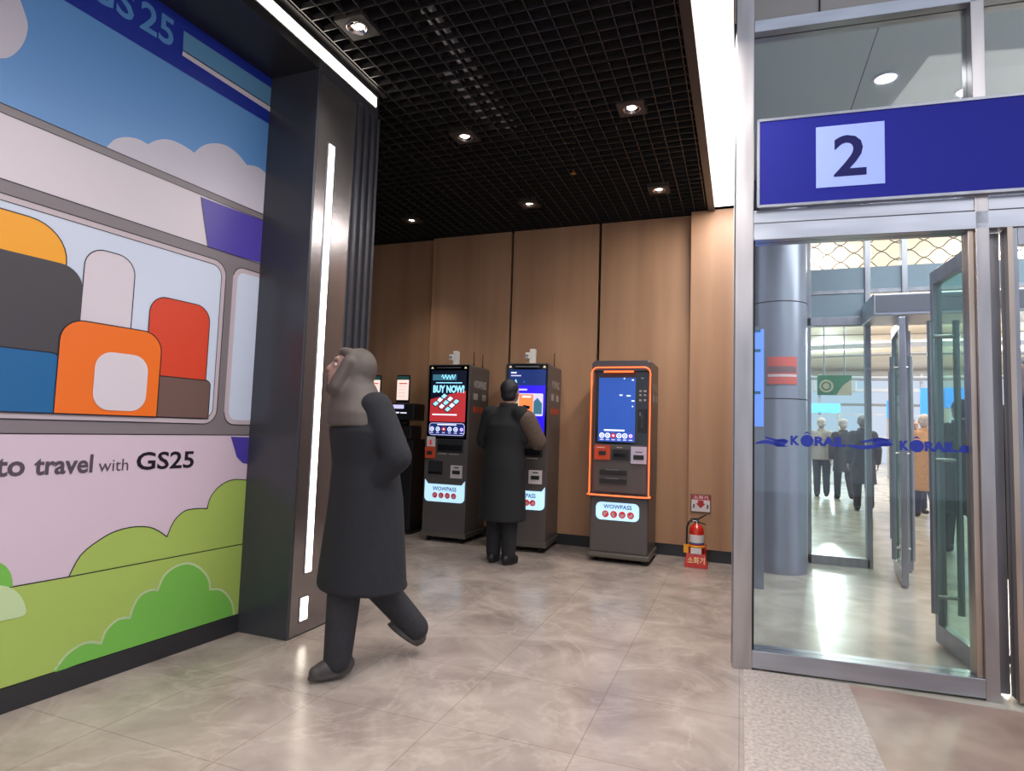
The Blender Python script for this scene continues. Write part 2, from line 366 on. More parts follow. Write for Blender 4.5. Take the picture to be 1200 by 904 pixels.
# plain rounded seat backs seen in the window
def seat(u0, u1, v1, m, k, r=.06):
    a = px([(u0, v1)], 0)[0]; c = px([(u1, v1)], 0)[0]
    s0 = (a-LA).dot(LD); s1 = (c-LA).dot(LD); z1 = a.z if u0 > 0 else c.z; z0 = 1.256
    P = srect(s0, s1, z0, z1, min(r, abs(s0-s1)/2.2), k, (0, 0, 1, 1)); mu.poly(P, m); line3([p+LN*.0006 for p in P], .005, c_ink, True)
    return s0, s1, z1
seat(100, 160, 288, c_wh, 5, .09)
seat(176, 247, 345, c_re, 6, .09); seat(180, 246, 440, c_br, 7, .03)
seat(-75, 80, 268, c_ye, 8, .16); mu.poly(srect(1.60, 1.06, 1.50, 1.93, .1, 10), c_dg); 
seat(-75, 72, 415, c_bl, 11, .05)
seat(70, 190, 372, c_or, 12, .1); mu.poly(srect(.98, .72, 1.28, 1.56, .08, 14), c_wh)
# lettering
mt = MW @ Matrix.Translation((0, 0, .0044))
mu.text('to', -1.335, -1.225, .983, 1.062, c_txt, mt, .025)
mu.text('travel', -1.19, -.945, .983, 1.07, c_txt, mt, .025)
mu.text('with', -.918, -.775, .986, 1.045, c_txt, mt)
mu.text('GS25', -.735, -.41, .984, 1.076, c_ink, mt, .02)
# hills
mu.poly(px([(270, 512), (299, 513), (297, 545), (284, 543), (277, 536)], 3), c_pu)
hs = smooth(zC([(200, 495), (235, 430), (290, 385), (340, 358), (400, 345), (450, 350), (490, 375)]), 3)
hs += smooth(zC([(490, 375), (510, 330), (540, 300), (575, 292), (608, 292)]), 3)[1:] + smooth(zC([(608, 292), (620, 255), (650, 222), (690, 206), (748, 212)]), 3)[1:]
mu.poly(px(hs + zC([(740, 395)]), 3), c_g1); line3(px(hs, 4), .005, c_ink)
gz = px(zC([(-300, 590), (35, 522), (205, 492), (740, 391)]), 4)
mu.poly([gz[0], gz[1], gz[2], gz[3], wl(0, .106, 4), wl(2.2, .106, 4)], c_g1); line3([p+LN*.0006 for p in gz], .005, c_ink)
bs = zC([(160, 775)]) + smooth(zC([(160, 765), (190, 725), (230, 695), (262, 685), (295, 688)]), 3) + smooth(zC([(295, 688), (310, 650), (345, 618), (380, 613)]), 3)[1:] + smooth(zC([(380, 613), (390, 580), (410, 548), (440, 532), (462, 532)]), 3)[1:] + smooth(zC([(462, 532), (480, 490), (515, 462), (555, 453), (590, 470), (612, 500), (616, 530)]), 3)[1:] + smooth(zC([(616, 530), (645, 530), (668, 548), (682, 575), (686, 603)]), 3)[1:]
hl = px(bs[1:], 5)
mu.poly(px(bs, 5)+[wl(.0+.18, .106, 5), wl(.95, .106, 5)], c_g2); line3([p+LN*.0006 for p in hl], .012, c_g3)
mu.poly(px(smooth(zC([(-120, 520), (-60, 440), (0, 452), (28, 480), (36, 522)]), 4), 5), c_g2)
mu.poly(px(smooth(zC([(-160, 640), (-80, 530), (0, 518), (45, 535), (70, 572), (68, 606), (0, 622)]), 4), 6), c_g3)
mo = mu.build('wall_mural'); tag(mo, 'large printed train mural with clouds and green hills covering the left wall', 'mural')
# a body panel gives the print real thickness
m = MB(); a, c = wl(0, .106, -.3), wl(S1, .106, -.3); m.extr([a, c, c-LN*.004, a-LN*.004], (0, 0, 3.31), c_wh); m.build('backing_board', mo)

# ------------------------------------------------------------------ kiosks
K_body = mat('kiosk_body', (98, 91, 89), .36, metal=.3); K_dark = mat('kiosk_bezel', (22, 22, 26), .15, coat=.5); K_mid = mat('kiosk_recess', (38, 36, 38), .5)
K_sign = mat('kiosk_sign', (190, 224, 248), .4, emit=.95, ergb=(176, 220, 250)); K_blue = mat('kiosk_letter_blue', (40, 84, 168), .5); K_red = mat('kiosk_red', (214, 50, 58), .5, emit=.3)
K_or = mat('kiosk_orange', (206, 76, 38), .45); K_wl = mat('kiosk_white_label', (222, 212, 212), .5); K_gl = mat('side_lettering', (176, 168, 164), .5)
K_base = mat('kiosk_plinth', (112, 106, 98), .35, metal=.6); K_ledo = mat('orange_led', (255, 110, 50), .4, emit=2.2, ergb=(255, 92, 48)); K_metal = mat('kiosk_slot_metal', (150, 146, 142), .3, 1)
def scr(n, c, e=1.0): return mat('screen_'+n, c, .25, emit=e)
s_blk = scr('black', (14, 22, 40), .5); s_cy = scr('cyan', (150, 220, 248), 1.1); s_rd = scr('red', (176, 46, 50), .9); s_navy = scr('navy', (22, 44, 104), .8); s_bl = scr('blue', (38, 76, 160), .9)
s_vi = scr('violet', (44, 26, 214), 1.0); s_wh = scr('white', (226, 232, 250), 1.1); s_or = scr('orange', (238, 130, 70), 1.0); s_lav = scr('lavender', (196, 190, 236), 1.0); s_ol = scr('olive', (170, 168, 110), .9)
s_pu = scr('purple', (110, 60, 200), .9); s_tl = scr('teal', (60, 110, 130), .8)
FM = Matrix(((1, 0, 0, 0), (0, 0, -1, 0), (0, 1, 0, 0), (0, 0, 0, 1)))      # local xy -> xz, facing -y
def fm(y): return Matrix.Translation((0, y, 0)) @ FM
def face(mb, x0, x1, z0, z1, y, m): mb.poly([(x0, y, z0), (x1, y, z0), (x1, y, z1), (x0, y, z1)], m)
def rface(mb, x0, x1, z0, z1, r, y, m, corners=(1,1,1,1)): mb.poly([(x, y, z) for x, z in rrect(x0, x1, z0, z1, r, 5, corners)], m)
def disc(mb, x, z, r, y, m, n=18): mb.poly([(x+r*math.cos(2*pi*i/n), y, z+r*math.sin(2*pi*i/n)) for i in range(n)], m)
def ringf(mb, x, z, r, w, y, m, n=18, a0=0, a1=2*pi):
    for i in range(n):
        t, u = a0+(a1-a0)*i/n, a0+(a1-a0)*(i+1)/n
        mb.poly([(x+r*math.cos(t), y, z+r*math.sin(t)), (x+r*math.cos(u), y, z+r*math.sin(u)), (x+(r-w)*math.cos(u), y, z+(r-w)*math.sin(u)), (x+(r-w)*math.cos(t), y, z+(r-w)*math.sin(t))], m)
def icons(mb, x0, x1, z, r, y, emb):
    cs = [s_wh, s_wh, s_rd, s_wh, s_wh, s_pu]
    for i in range(6):
        x = x0+(x1-x0)*i/5; disc(mb, x, z, r, y, cs[i])
        if i != 2: ringf(mb, x, z, r*.62, r*.3, y-.0012, s_bl if i < 5 else s_wh)
        else: face(mb, x-r*.35, x+r*.35, z-r*.3, z+r*.3, y-.0012, s_wh)
        face(mb, x-r*.7, x+r*.7, z-r*1.75, z-r*1.4, y, s_lav)
def red_icons(mb, x0, x1, z, r, y):
    for i in range(4):
        x = x0+(x1-x0)*i/3; disc(mb, x, z, r, y, K_red); ringf(mb, x, z, r*.6, r*.22, y-.0012, K_wl, 14, .3+i, 4.6+i)
        mb.poly([(x-r*.2, y-.0012, z-r*.35), (x+r*.35, y-.0012, z+r*.1), (x+r*.2, y-.0012, z+r*.3), (x-r*.35, y-.0012, z-r*.1)], K_wl)
def casters(t, W, D):
    for x in (-W/2+.06, W/2-.06):
        for y in (.06, D-.06):
            c = MB(); c.cyl((x-.015, y, .028), (x+.015, y, .028), .028, M_rubber, 16); c.box(x-.02, x+.02, y-.02, y+.02, .045, .07, K_metal); c.build('caster', t)
def router(t, x, y, z):
    m = MB(); wd = mat('router_white', (232, 228, 222), .4)
    m.extr([(a, 0, b) for a, b in rrect(-.035, .035, 0, .17, .015)], (0, .06, 0), wd) if False else None
    m.M = Matrix.Translation((x, y, z)); m.box(-.005, .05, -.02, .05, .0, .165, wd); m.box(-.05, -.005, -.03, .03, .06, .125, wd); m.box(-.03, .055, -.035, .055, 0, .012, wd)
    m.box(-.045, -.01, -.032, -.03, .08, .105, mat('router_grey', (150, 150, 156), .4)); m.cyl((-.02, 0, .125), (-.02, 0, .15), .008, wd, 8)
    tag(m.build('wifi_router', bevel=.005), '', 'router'); return bpy.data.objects[-1] if False else None

def kiosk_tower(loc, rz, W, D, label, screen):
    Z = 1.955; t = thing('currency_kiosk', loc, rz, label, 'kiosk')
    h = W/2
    b = MB(); b.extr([(x, 0, z) for x, z in rrect(-h, h, .10, Z, .03, 4, (0, 0, 1, 1))], (0, D, 0), K_body)
    b.build('body', t, bevel=.004)
    b = MB(); b.box(-h-.012, h+.012, -.012, D+.005, .055, .11, K_base); b.build('plinth', t, bevel=.006); casters(t, W, D)
    # top bezel, light bar and two spot lamps
    b = MB(); rface(b, -h+.018, h-.018, Z-.83, Z-.012, .02, -.004, K_dark); b.box(-h+.018, h-.018, -.004, 0, Z-.83, Z-.012, K_dark)
    b.box(-h+.11, h-.11, -.012, -.004, Z-.045, Z-.032, K_metal)
    for x in (-h+.055, h-.055): b.poly([(x-.016, -.008, Z-.05), (x+.016, -.008, Z-.05), (x+.007, -.008, Z-.03), (x-.007, -.008, Z-.03)], mat('spot_cream', (220, 200, 160), .4, emit=.8))
    b.build('bezel', t)
    sx0, sx1 = -h+.045, h-.04
    b = MB(); y = -.007
    if screen == 'promo':
        b.box(sx0, sx1, y, -.004, 1.145, Z-.07, s_blk)
        y -= .0015; b.poly([(sx0, y, 1.315), (sx1, y, 1.315), (sx1, y, 1.66), (0.02, y, 1.62), (sx0, y, 1.56)], s_rd)
        face(b, sx0+.02, sx1-.12, 1.775, 1.84, y, s_tl); b.tube([(sx0+.13+i*.012, y-.001, 1.812+.028*math.sin(i*1.9)) for i in range(15)], .004, s_cy, 6)
        face(b, sx0+.06, sx1-.05, 1.742, 1.752, y, s_cy)
        b.text('BUY NOW!', sx0+.03, sx1-.02, 1.635, 1.72, s_cy, fm(y-.0012), .05)
        for r_ in range(3):
            for c_ in range(3):
                cx = sx0+.17+c_*.075-r_*.05; cz = 1.60-c_*.03-r_*.042
                b.poly([(cx-.05, y-.002, cz-.012), (cx, y-.002, cz-.042), (cx+.05, y-.002, cz+.004), (cx, y-.002, cz+.034)], s_blk)
                b.poly([(cx-.035, y-.003, cz-.008), (cx, y-.003, cz-.03), (cx+.04, y-.003, cz+.004), (cx, y-.003, cz+.026)], s_wh if (r_+c_) % 2 else s_cy)
        rface(b, sx0+.03, sx1-.10, 1.385, 1.40, .007, y-.001, s_wh)
        rface(b, sx0, sx1, 1.165, 1.30, .035, y-.001, s_lav); rface(b, sx0+.006, sx1-.006, 1.171, 1.294, .03, y-.002, s_navy)
        face(b, sx0+.1, sx1-.1, 1.276, 1.288, y-.0035, s_wh)
        icons(b, sx0+.035, sx1-.035, 1.232, .026, y-.0035, None)
    else:
        b.box(sx0, sx1, y, -.004, 1.145, Z-.07, s_vi); y -= .0015
        face(b, sx0, sx1, 1.72, Z-.07, y, s_navy); face(b, sx0+.02, sx0+.08, 1.845, 1.858, y-.001, s_wh); face(b, sx0+.02, sx0+.13, 1.815, 1.826, y-.001, s_lav)
        b.poly([(sx0+.05, y-.001, 1.745), (sx0+.09, y-.001, 1.745), (sx0+.075, y-.001, 1.785)], s_cy); b.poly([(sx0+.15, y-.001, 1.745), (sx0+.18, y-.001, 1.745), (sx0+.165, y-.001, 1.775)], s_bl)
        face(b, sx0+.015, sx0+.2, 1.665, 1.682, y-.001, s_lav)
        rface(b, sx0+.02, sx1-.02, 1.40, 1.635, .012, y-.001, s_lav); face(b, sx0+.03, sx0+.11, 1.415, 1.622, y-.002, s_ol); rface(b, sx0+.115, sx1-.125, 1.41, 1.625, .01, y-.003, s_or)
        face(b, sx0+.15, sx1-.15, 1.59, 1.61, y-.004, s_wh); b.poly([(sx0+.155, y-.004, 1.48), (sx0+.23, y-.004, 1.47), (sx0+.24, y-.004, 1.50), (sx0+.165, y-.004, 1.515)], s_blk)
        b.poly([(sx1-.12, y-.002, 1.42), (sx1-.03, y-.002, 1.42), (sx1-.03, y-.002, 1.53), (sx1-.08, y-.002, 1.59), (sx1-.12, y-.002, 1.55)], s_tl)
        face(b, sx0+.1, sx1-.09, 1.335, 1.35, y-.001, s_pu)
        rface(b, sx0, sx1, 1.165, 1.225, .01, y-.001, s_bl); icons(b, sx0+.035, sx1-.035, 1.195, .02, y-.003, None)
    b.build('screen', t)
    # payment field
    b = MB(); b.box(-h+.02, -h+.125, -.008, 0, 1.035, 1.145, K_wl); b.box(-h+.06, -h+.08, -.010, -.008, 1.05, 1.11, K_red); b.poly([(-h+.05, -.0105, 1.075), (-h+.09, -.0105, 1.075), (-h+.07, -.0105, 1.045)], K_red); b.build('instruction_label', t)
    b = MB(); b.box(-h+.015, -h+.13, -.03, 0, .905, 1.03, K_or); b.box(-h+.04, -h+.105, -.034, -.03, .945, .985, K_mid); b.build('card_reader', t, bevel=.006, label='orange card reader')
    b = MB(); b.box(-h+.15, h-.05, -.003, 0, .975, 1.12, K_mid); b.box(-h+.17, h-.07, -.022, 0, 1.0, 1.06, K_dark); b.box(-h+.17, h-.25, -.004, -.003, .955, .968, K_gl) ; b.box(h-.22, h-.10, -.004, -.003, .955, .965, K_gl); b.build('note_slot', t, bevel=.004)
    b = MB(); b.box(-h+.05, -h+.23, -.003, 0, .73, .88, K_mid); b.box(-h+.06, -h+.22, -.016, 0, .735, .76, K_dark); b.build('receipt_tray', t, bevel=.003)
    b = MB(); b.box(h-.19, h-.05, -.012, 0, .70, .84, K_wl); b.box(h-.165, h-.075, -.02, -.012, .745, .785, K_mid); b.box(h-.15, h-.09, -.014, -.012, .81, .822, K_mid); b.build('pin_reader', t, bevel=.004, label='white reader with dark slot')
    # lit sign with two raised corners
    z0, z1 = .435, .625
    o = rrect(-h+.02, h-.015, z0, z1+.045, .05, 6, (1, 1, 0, 0)); o = [q for q in o[:-2]] + [(h-.015, z1+.045), (h-.05, z1), (-h+.055, z1), (-h+.02, z1+.045)]
    b = MB(); b.extr([(x, -.010, z) for x, z in o], (0, .010, 0), K_sign)
    b.text('WOWPASS', -h+.12, h-.11, .555, .600, K_blue, fm(-.0112), .02); red_icons(b, -h+.15, h-.14, .505, .032, -.0112)
    b.build('lit_sign', t, label='glowing white-blue sign with blue lettering and four red icons')
    # side lettering
    SM = Matrix(((0, 0, 1, h+.0015), (1, 0, 0, 0), (0, 1, 0, 0), (0, 0, 0, 1)))
    b = MB(); b.text('WOWPASS', .10, D-.09, 1.70, 1.79, K_gl, SM, .03)
    b.build('side_lettering', t)
    for (a0, a1) in ((.1, .22), (.34, .46)): b = MB(); b.add([(a0, 1.57, 0), (a1, 1.57, 0), (a1, 1.64, 0), (a0, 1.64, 0)], [(0, 1, 2, 3)], K_gl, M=SM); b.build('side_mark', t)
    for i in range(4):
        cx = .14+i*.10; b = MB(); b.add([(cx+.038*math.cos(2*pi*q/14), 1.46+.038*math.sin(2*pi*q/14), 0) for q in range(14)], [list(range(14))], K_or, M=SM); b.build('side_icon', t)
    for yy in (D-.05, D-.3) if screen == 'promo' else (D-.06,):
        b = MB(); b.cyl((h-.07, yy, Z), (h-.07, yy, Z+.03), .01, M_rubber, 8); b.cyl((h-.07, yy, Z+.03), (h-.07, yy, Z+.17), .005, M_rubber, 8, .004); b.build('antenna', t)
    return t
kiosk_tower((-3.045, 6.06, 0), 0, .52, .54, 'dark grey kiosk with a red BUY NOW screen, left of the standing person', 'promo')
kiosk_tower((-2.10, 6.0, 0), math.radians(4), .48, .575, 'dark grey kiosk with a violet-blue screen, partly behind the standing person', 'violet')
def mk_router(x, y, z, lb):
    wd = mat('router_white', (232, 228, 222), .4); gd = mat('router_grey', (150, 150, 156), .4)
    t = thing('wifi_router', (x, y, z), 0, lb, 'router', 'white routers on the kiosks')
    MB().box(-.005, .05, -.02, .05, .012, .165, wd).box(-.05, -.005, -.03, .03, .06, .125, wd).build('case', t, bevel=.006)
    MB().box(-.035, .06, -.035, .06, 0, .012, wd).build('stand', t, bevel=.003)
    MB().box(-.045, -.01, -.033, -.03, .08, .105, gd).build('display', t)
mk_router(-3.06, 6.2, 1.957, 'small white router on top of the kiosk with the red BUY NOW screen')
mk_router(-2.12, 6.14, 1.957, 'small white router on top of the kiosk with the violet-blue screen')

def kiosk_hood(loc):
    W, D, Z = .575, .56, 1.965; h = W/2
    t = thing('currency_kiosk', loc, 0, 'grey kiosk outlined in orange light, beside the fire extinguisher', 'kiosk')
    b = MB(); b.box(-h+.005, h-.005, 0, D, .09, .63, K_body); b.box(-h, h, .06, D, .63, Z, K_body); b.build('body', t, bevel=.012)
    b = MB(); b.box(-h-.015, h+.015, -.03, D+.01, .04, .095, K_base); b.build('plinth', t, bevel=.015); casters(t, W, D)
    b = MB(); b.extr([(x, -.03, z) for x, z in rrect(-h, h, 1.86, Z, .04, 5, (0, 0, 1, 1))], (0, .1, 0), mat('hood_grey', (92, 86, 88), .3, .4)); b.build('hood', t, bevel=.008)
    b = MB(); b.box(-h+.12, h-.16, -.034, -.03, 1.845, 1.862, K_ledo); b.build('hood_light', t, label='orange light bar')
    b = MB(); b.box(-h+.03, h-.03, .035, .06, 1.13, 1.86, K_dark); b.build('bezel', t)
    b = MB(); y = .032; b.box(-h+.06, h-.15, y, .035, 1.165, 1.80, s_bl)
    face(b, -h+.06, h-.15, 1.805, 1.835, y, mat('bar_brown', (84, 66, 70), .4)); rface(b, -h+.12, h-.25, 1.27, 1.285, .006, y-.002, s_wh); icons(b, -h+.10, h-.19, 1.225, .026, y-.002, None)
    for (x, z, a) in ((-.02, 1.62, .03), (.05, 1.615, .04), (.10, 1.565, .03), (.105, 1.51, .012), (.10, 1.77, .02), (.02, 1.785, .012)): face(b, x, x+a, z, z+.012, y-.002, s_wh)
    b.build('screen', t)
    b = MB(); b.box(h-.12, h-.04, .015, .035, 1.26, 1.49, K_mid); b.box(h-.09, h-.07, .008, .015, 1.30, 1.46, K_dark); b.box(h-.105, h-.095, .01, .015, 1.42, 1.46, K_metal)
    b.build('handset_holder', t)
    for z in (1.57, 1.62, 1.66):
        for q_ in (h-.115, h-.07): MB().box(q_, q_+.025, .031, .035, z, z+.018, K_gl).build('button', t)
    MB().box(h-.1, h-.07, .031, .035, 1.79, 1.80, K_gl).build('camera_eye', t)
    b = MB(); b.box(-h+.035, h-.035, .03, .06, .67, 1.14, K_body); b.build('payment_panel', t)
    b = MB(); b.box(-h+.035, -h+.19, 0, .03, .985, 1.125, K_or); b.box(-h+.08, -h+.15, -.006, 0, 1.03, 1.07, K_mid); b.box(-h+.06, -h+.14, -.002, 0, 1.10, 1.108, K_wl); b.build('card_reader', t, bevel=.006, label='orange card reader')
    b = MB(); b.box(h-.18, h-.03, 0, .03, .96, 1.125, mat('reader_lilac', (204, 194, 216), .5)); b.box(h-.155, h-.055, -.006, 0, 1.0, 1.045, K_mid); b.box(h-.14, h-.07, -.002, 0, 1.07, 1.078, K_mid); b.build('pin_reader', t, bevel=.004, label='white reader with dark slot')
    b = MB(); b.box(-h+.21, h-.2, .01, .03, .99, 1.09, K_mid); b.box(-h+.23, h-.22, .0, .01, 1.02, 1.05, K_dark); b.box(-h+.25, h-.27, .025, .03, 1.105, 1.115, K_gl); b.build('note_slot', t)
    for z in (.86, .775):
        b = MB(); b.box(-h+.09, h-.22, .012, .03, z-.02, z+.025, K_mid); b.box(-h+.15, h-.30, .006, .03, z+.025, z+.034, K_metal); b.build('receipt_slot', t)
    b = MB(); b.extr([(x, y_, 0) for x, y_ in ((-h-.01, -.07), (h+.01, -.07), (h+.01, .06), (-h-.01, .06))], (0, 0, .02), K_base); b.M = Matrix.Identity(4)
    o = b.build('shelf', t, bevel=.006); o.location = (0, 0, .632)
    # orange light outline
    b = MB(); r = .007
    pts = [(-h+.0, -.035, .67)] + [(-h, -.035, .9)] + [(x, -.035, z) for x, z in rrect(-h, h, .66, 1.895, .06, 6, (0, 0, 1, 1))[2:][::-1]] + [(h, -.035, .67)]
    b.tube([(p[0], p[1], p[2]) for p in pts], r, K_ledo, 8)
    q = [(x, y_, .648) for x, y_ in ((-h-.012, .0), (-h-.012, -.06), (-h+.02, -.078), (h-.02, -.078), (h+.012, -.06), (h+.012, .0))]
    b.tube([pts[0], (-h-.005, -.04, .65)], r, K_ledo, 8); b.tube(q, r, K_ledo, 8); b.tube([pts[-1], (h+.005, -.04, .65)], r, K_ledo, 8)
    b.build('light_outline', t, label='orange glowing tube outline')
    b = MB(); b.extr([(x, -.008, z) for x, z in rrect(-h+.065, h-.09, .405, .575, .05)], (0, .010, 0), K_sign)
    b.text('WOWPASS', -h+.14, h-.16, .515, .555, K_blue, fm(-.0094), .02); red_icons(b, -h+.16, h-.17, .462, .034, -.0094); b.build('lit_sign', t, label='glowing pill-shaped sign with blue lettering and four red icons')
    SM = Matrix(((0, 0, 1, h+.0015), (1, 0, 0, 0), (0, 1, 0, 0), (0, 0, 0, 1)))
    b = MB(); b.text('WOWPASS', .15, D-.08, 1.68, 1.76, K_gl, SM, .03)
    b.build('side_lettering', t)
    for (a0, a1) in ((.15, .27), (.36, .48)): b = MB(); b.add([(a0, 1.57, 0), (a1, 1.57, 0), (a1, 1.64, 0), (a0, 1.64, 0)], [(0, 1, 2, 3)], K_gl, M=SM); b.build('side_mark', t)
kiosk_hood((-1.105, 5.96, 0))

# black ticket machines beyond the walker
def tickets(x, y, label, sc_=1):
    t = thing('payment_terminal', (x, y, 0), 0, label, 'kiosk', 'black machines by the recessed panel')
    kb = mat('terminal_black', (26, 25, 27), .35)
    MB().box(-.17, .17, 0, .3, .03, 1.1, kb).build('cabinet', t, bevel=.01)
    MB().box(-.19, .19, -.02, .32, 0, .03, kb).build('foot_plate', t, bevel=.004)
    MB().box(-.16, .17, -.05, .2, 1.1, 1.26, kb).box(-.17, .20, -.06, .2, 1.32, 1.52, kb).box(-.05, .05, .02, .12, 1.26, 1.32, kb).build('printer_head', t, bevel=.015)
    b = MB(); b.box(-.12, .06, -.064, -.06, 1.455, 1.50, s_lav).box(-.12, .0, -.064, -.06, 1.40, 1.415, s_wh).box(.02, .10, -.064, -.06, 1.40, 1.412, s_wh); b.build('status_display', t)
    MB().box(-.08, .03, -.054, -.05, 1.17, 1.21, s_lav).box(-.04, .01, -.054, -.05, 1.135, 1.15, s_wh).build('receipt_display', t)
    MB().box(-.09, .09, -.0, .02, 1.52, 1.86, kb).build('tablet_case', t, bevel=.008)
    b = MB(); b.box(-.078, .078, -.004, 0, 1.56, 1.80, scr('cream', (236, 214, 204), 1.0)); b.box(-.078, .078, -.004, 0, 1.80, 1.845, scr('dark_teal', (40, 70, 66), .6)); face(b, -.05, .06, 1.75, 1.762, -.006, s_rd)
    for z in (1.60, 1.64, 1.68, 1.72): face(b, -.06, .05, z, z+.006, -.006, scr('text_rose', (200, 160, 156), .8))
    b.build('tablet_screen', t)
    MB().cyl((.03, -.004, .78), (.03, 0, .78), .012, s_wh, 12).build('button', t)
tickets(-3.77, 6.30, 'black ticket machine with a lit cream tablet, directly left of the BUY NOW kiosk')
tickets(-4.18, 6.32, 'black ticket machine mostly hidden behind the walking person')

# ------------------------------------------------------------------ fire extinguisher and its sign
ex = fl(816, 664); t = thing('fire_extinguisher', (ex.x, ex.y+.0, .0), 0, 'red fire extinguisher with a white label, standing in the red stand on the floor', 'fire extinguisher')
e_red = mat('extinguisher_red', (206, 44, 26), .22, coat=.5); zb = .03
MB().lathe((0, 0, zb), [(0, 0), (.062, 0), (.068, .01), (.068, .30), (.062, .335), (.045, .36), (.022, .372), (.02, .385)], e_red, 32).build('cylinder', t)
MB().lathe((0, 0, zb), [(.0695, .20), (.0695, .275)], K_wl, 32).lathe((0, 0, zb), [(.0690, .185), (.0690, .20)], K_blue, 32).build('label_band', t)
MB().cyl((0, 0, zb+.38), (0, 0, zb+.41), .022, M_chrome, 16).cyl((-.04, 0, zb+.4), (.02, 0, zb+.4), .012, M_chrome, 10).build('valve', t)
MB().extr([(-.06, -.01, zb+.41), (.02, -.01, zb+.415), (.09, -.01, zb+.465), (.088, -.01, zb+.472), (.015, -.01, zb+.428), (-.06, -.01, zb+.42)], (0, .02, 0), M_rubber).build('lever', t)
MB().extr([(.0, -.01, zb+.40), (.085, -.01, zb+.375), (.085, -.01, zb+.368), (0, -.01, zb+.388)], (0, .02, 0), M_rubber).build('carry_handle', t)
hp = [(-.04, 0, zb+.40), (-.07, 0, zb+.39), (-.088, -.01, zb+.34), (-.09, -.02, zb+.22), (-.088, -.02, zb+.08)]
MB().tube(hp, .009, M_rubber, 10).build('hose', t)
y_ye = mat('stand_yellow', (240, 160, 30), .4)
t2 = thing('extinguisher_stand', (ex.x, ex.y, 0), 0, 'red floor stand with a yellow strap plate around the fire extinguisher', 'extinguisher stand')
b = MB(); b.extr([(-.105, -.085, 0), (.105, -.085, 0), (.105, .09, 0), (-.105, .09, 0)], (0, 0, .028), e_red)
b.extr([(-.105, -.085, .028), (.105, -.085, .028), (.088, -.076, .13), (-.088, -.076, .13)], (0, .012, 0), e_red)
b.build('tray', t2, bevel=.004)
b = MB(); b.text('소화기', -.075, .08, .04, .105, mat('stand_lettering', (255, 220, 160), .5), Matrix.Translation((0, -.092, 0)) @ Matrix.Rotation(.04, 4, 'Z') @ FM @ Matrix.Rotation(0, 4, 'X'), .02); b.build('lettering', t2)
b = MB(); b.lathe((0, 0, 0), [(.074, .185), (.078, .185), (.078, .205), (.074, .205), (.074, .185)], y_ye, 28); b.box(-.115, -.07, -.06, -.02, .13, .205, y_ye); b.build('strap', t2)
b = MB(); b.box(-.05, .05, -.083, -.078, .13, .185, K_wl); b.build('tag_plate', t2)
b = MB(); b.box(-.085, .085, .072, .084, .028, .2, e_red); b.build('back_plate', t2)
sg = thing('extinguisher_sign', (-.372, 6.458, .575), 0, 'small square white sign with red header and red down arrow on the oak panel', 'sign')
MB().box(-.098, .098, -.012, 0, -.092, .092, mat('sign_frame', (112, 84, 76), .4)).build('frame', sg, bevel=.003)
b = MB(); b.box(-.088, .088, -.016, -.012, -.082, .082, K_wl)
face(b, -.088, .088, .035, .082, -.0168, mat('sign_red', (176, 40, 44), .45)); b.text('소화기', -.07, .07, .042, .076, K_wl, fm(-.0175), .02)
R_ = MATS['sign_red']; b.poly([(-.028, -.0172, .03), (.028, -.0172, .03), (.028, -.0172, .0), (.048, -.0172, .0), (0, -.0172, -.048), (-.048, -.0172, .0), (-.028, -.0172, .0)], R_)
for s_ in (-1, 1): b.box(s_*.066-.008, s_*.066+.008, -.0172, -.016, -.045, -.01, mat('sign_ink', (90, 80, 80), .5)); b.box(s_*.066-.014, s_*.066+.004, -.0172, -.016, -.05, -.045, MATS['sign_ink'])
b.build('sign_face', sg)

# ------------------------------------------------------------------ entrance line (door plane, turned 4.4 degrees)
DP = Vector((.062, 3.627, 0)); DA = math.radians(4.4); DM = Matrix.Translation(DP) @ Matrix.Rotation(DA, 4, 'Z')   # local x along the doors, y away
def dbox(mb, x0, x1, y0, y1, z0, z1, m): return mb.box(x0, x1, y0, y1, z0, z1, m)
f_ = MB(DM)
f_.box(-.097, 0, 0, .12, 0, 4.5, M_steel)                                  # left post
f_.box(1.072, 1.133, 0, .12, .0, 4.5, M_steel)                             # middle post
f_.box(0, 6, .0, .12, 3.60, 3.67, M_steelh)                                # beam
f_.box(0, 6, .01, .11, 2.465, 2.54, M_steelh)                              # transom
f_.box(0, 6, .0, .12, 2.365, 2.46, M_steelh)                               # door header
f_.box(0, 1.072, .0, .12, .012, .105, M_steelh)                            # sill
f_.box(1.044, 1.072, .02, .1, .105, 2.365, M_bronze)
f_.box(0, .012, .02, .1, .105, 2.365, M_rubber)
f_.box(2.9, 3.0, 0, .12, 0, 4.5, M_steel)
fr = f_.build('window_1', bevel=.003, **ST)
g_ = MB(DM); g_.box(.012, 1.044, .055, .065, .105, 2.365, M_glass); g_.box(0, 1.072, .055, .065, 3.05, 3.60, M_glasst); g_.box(1.133, 2.9, .055, .065, 3.05, 3.60, M_glasst)
g_.build('glass_pane', fr)
MB(DM).box(0, 6, .02, .1, 3.67, 4.5, M_greyp).box(.345, .352, .012, .02, 3.67, 4.5, M_gap).build('wall_front', **ST)
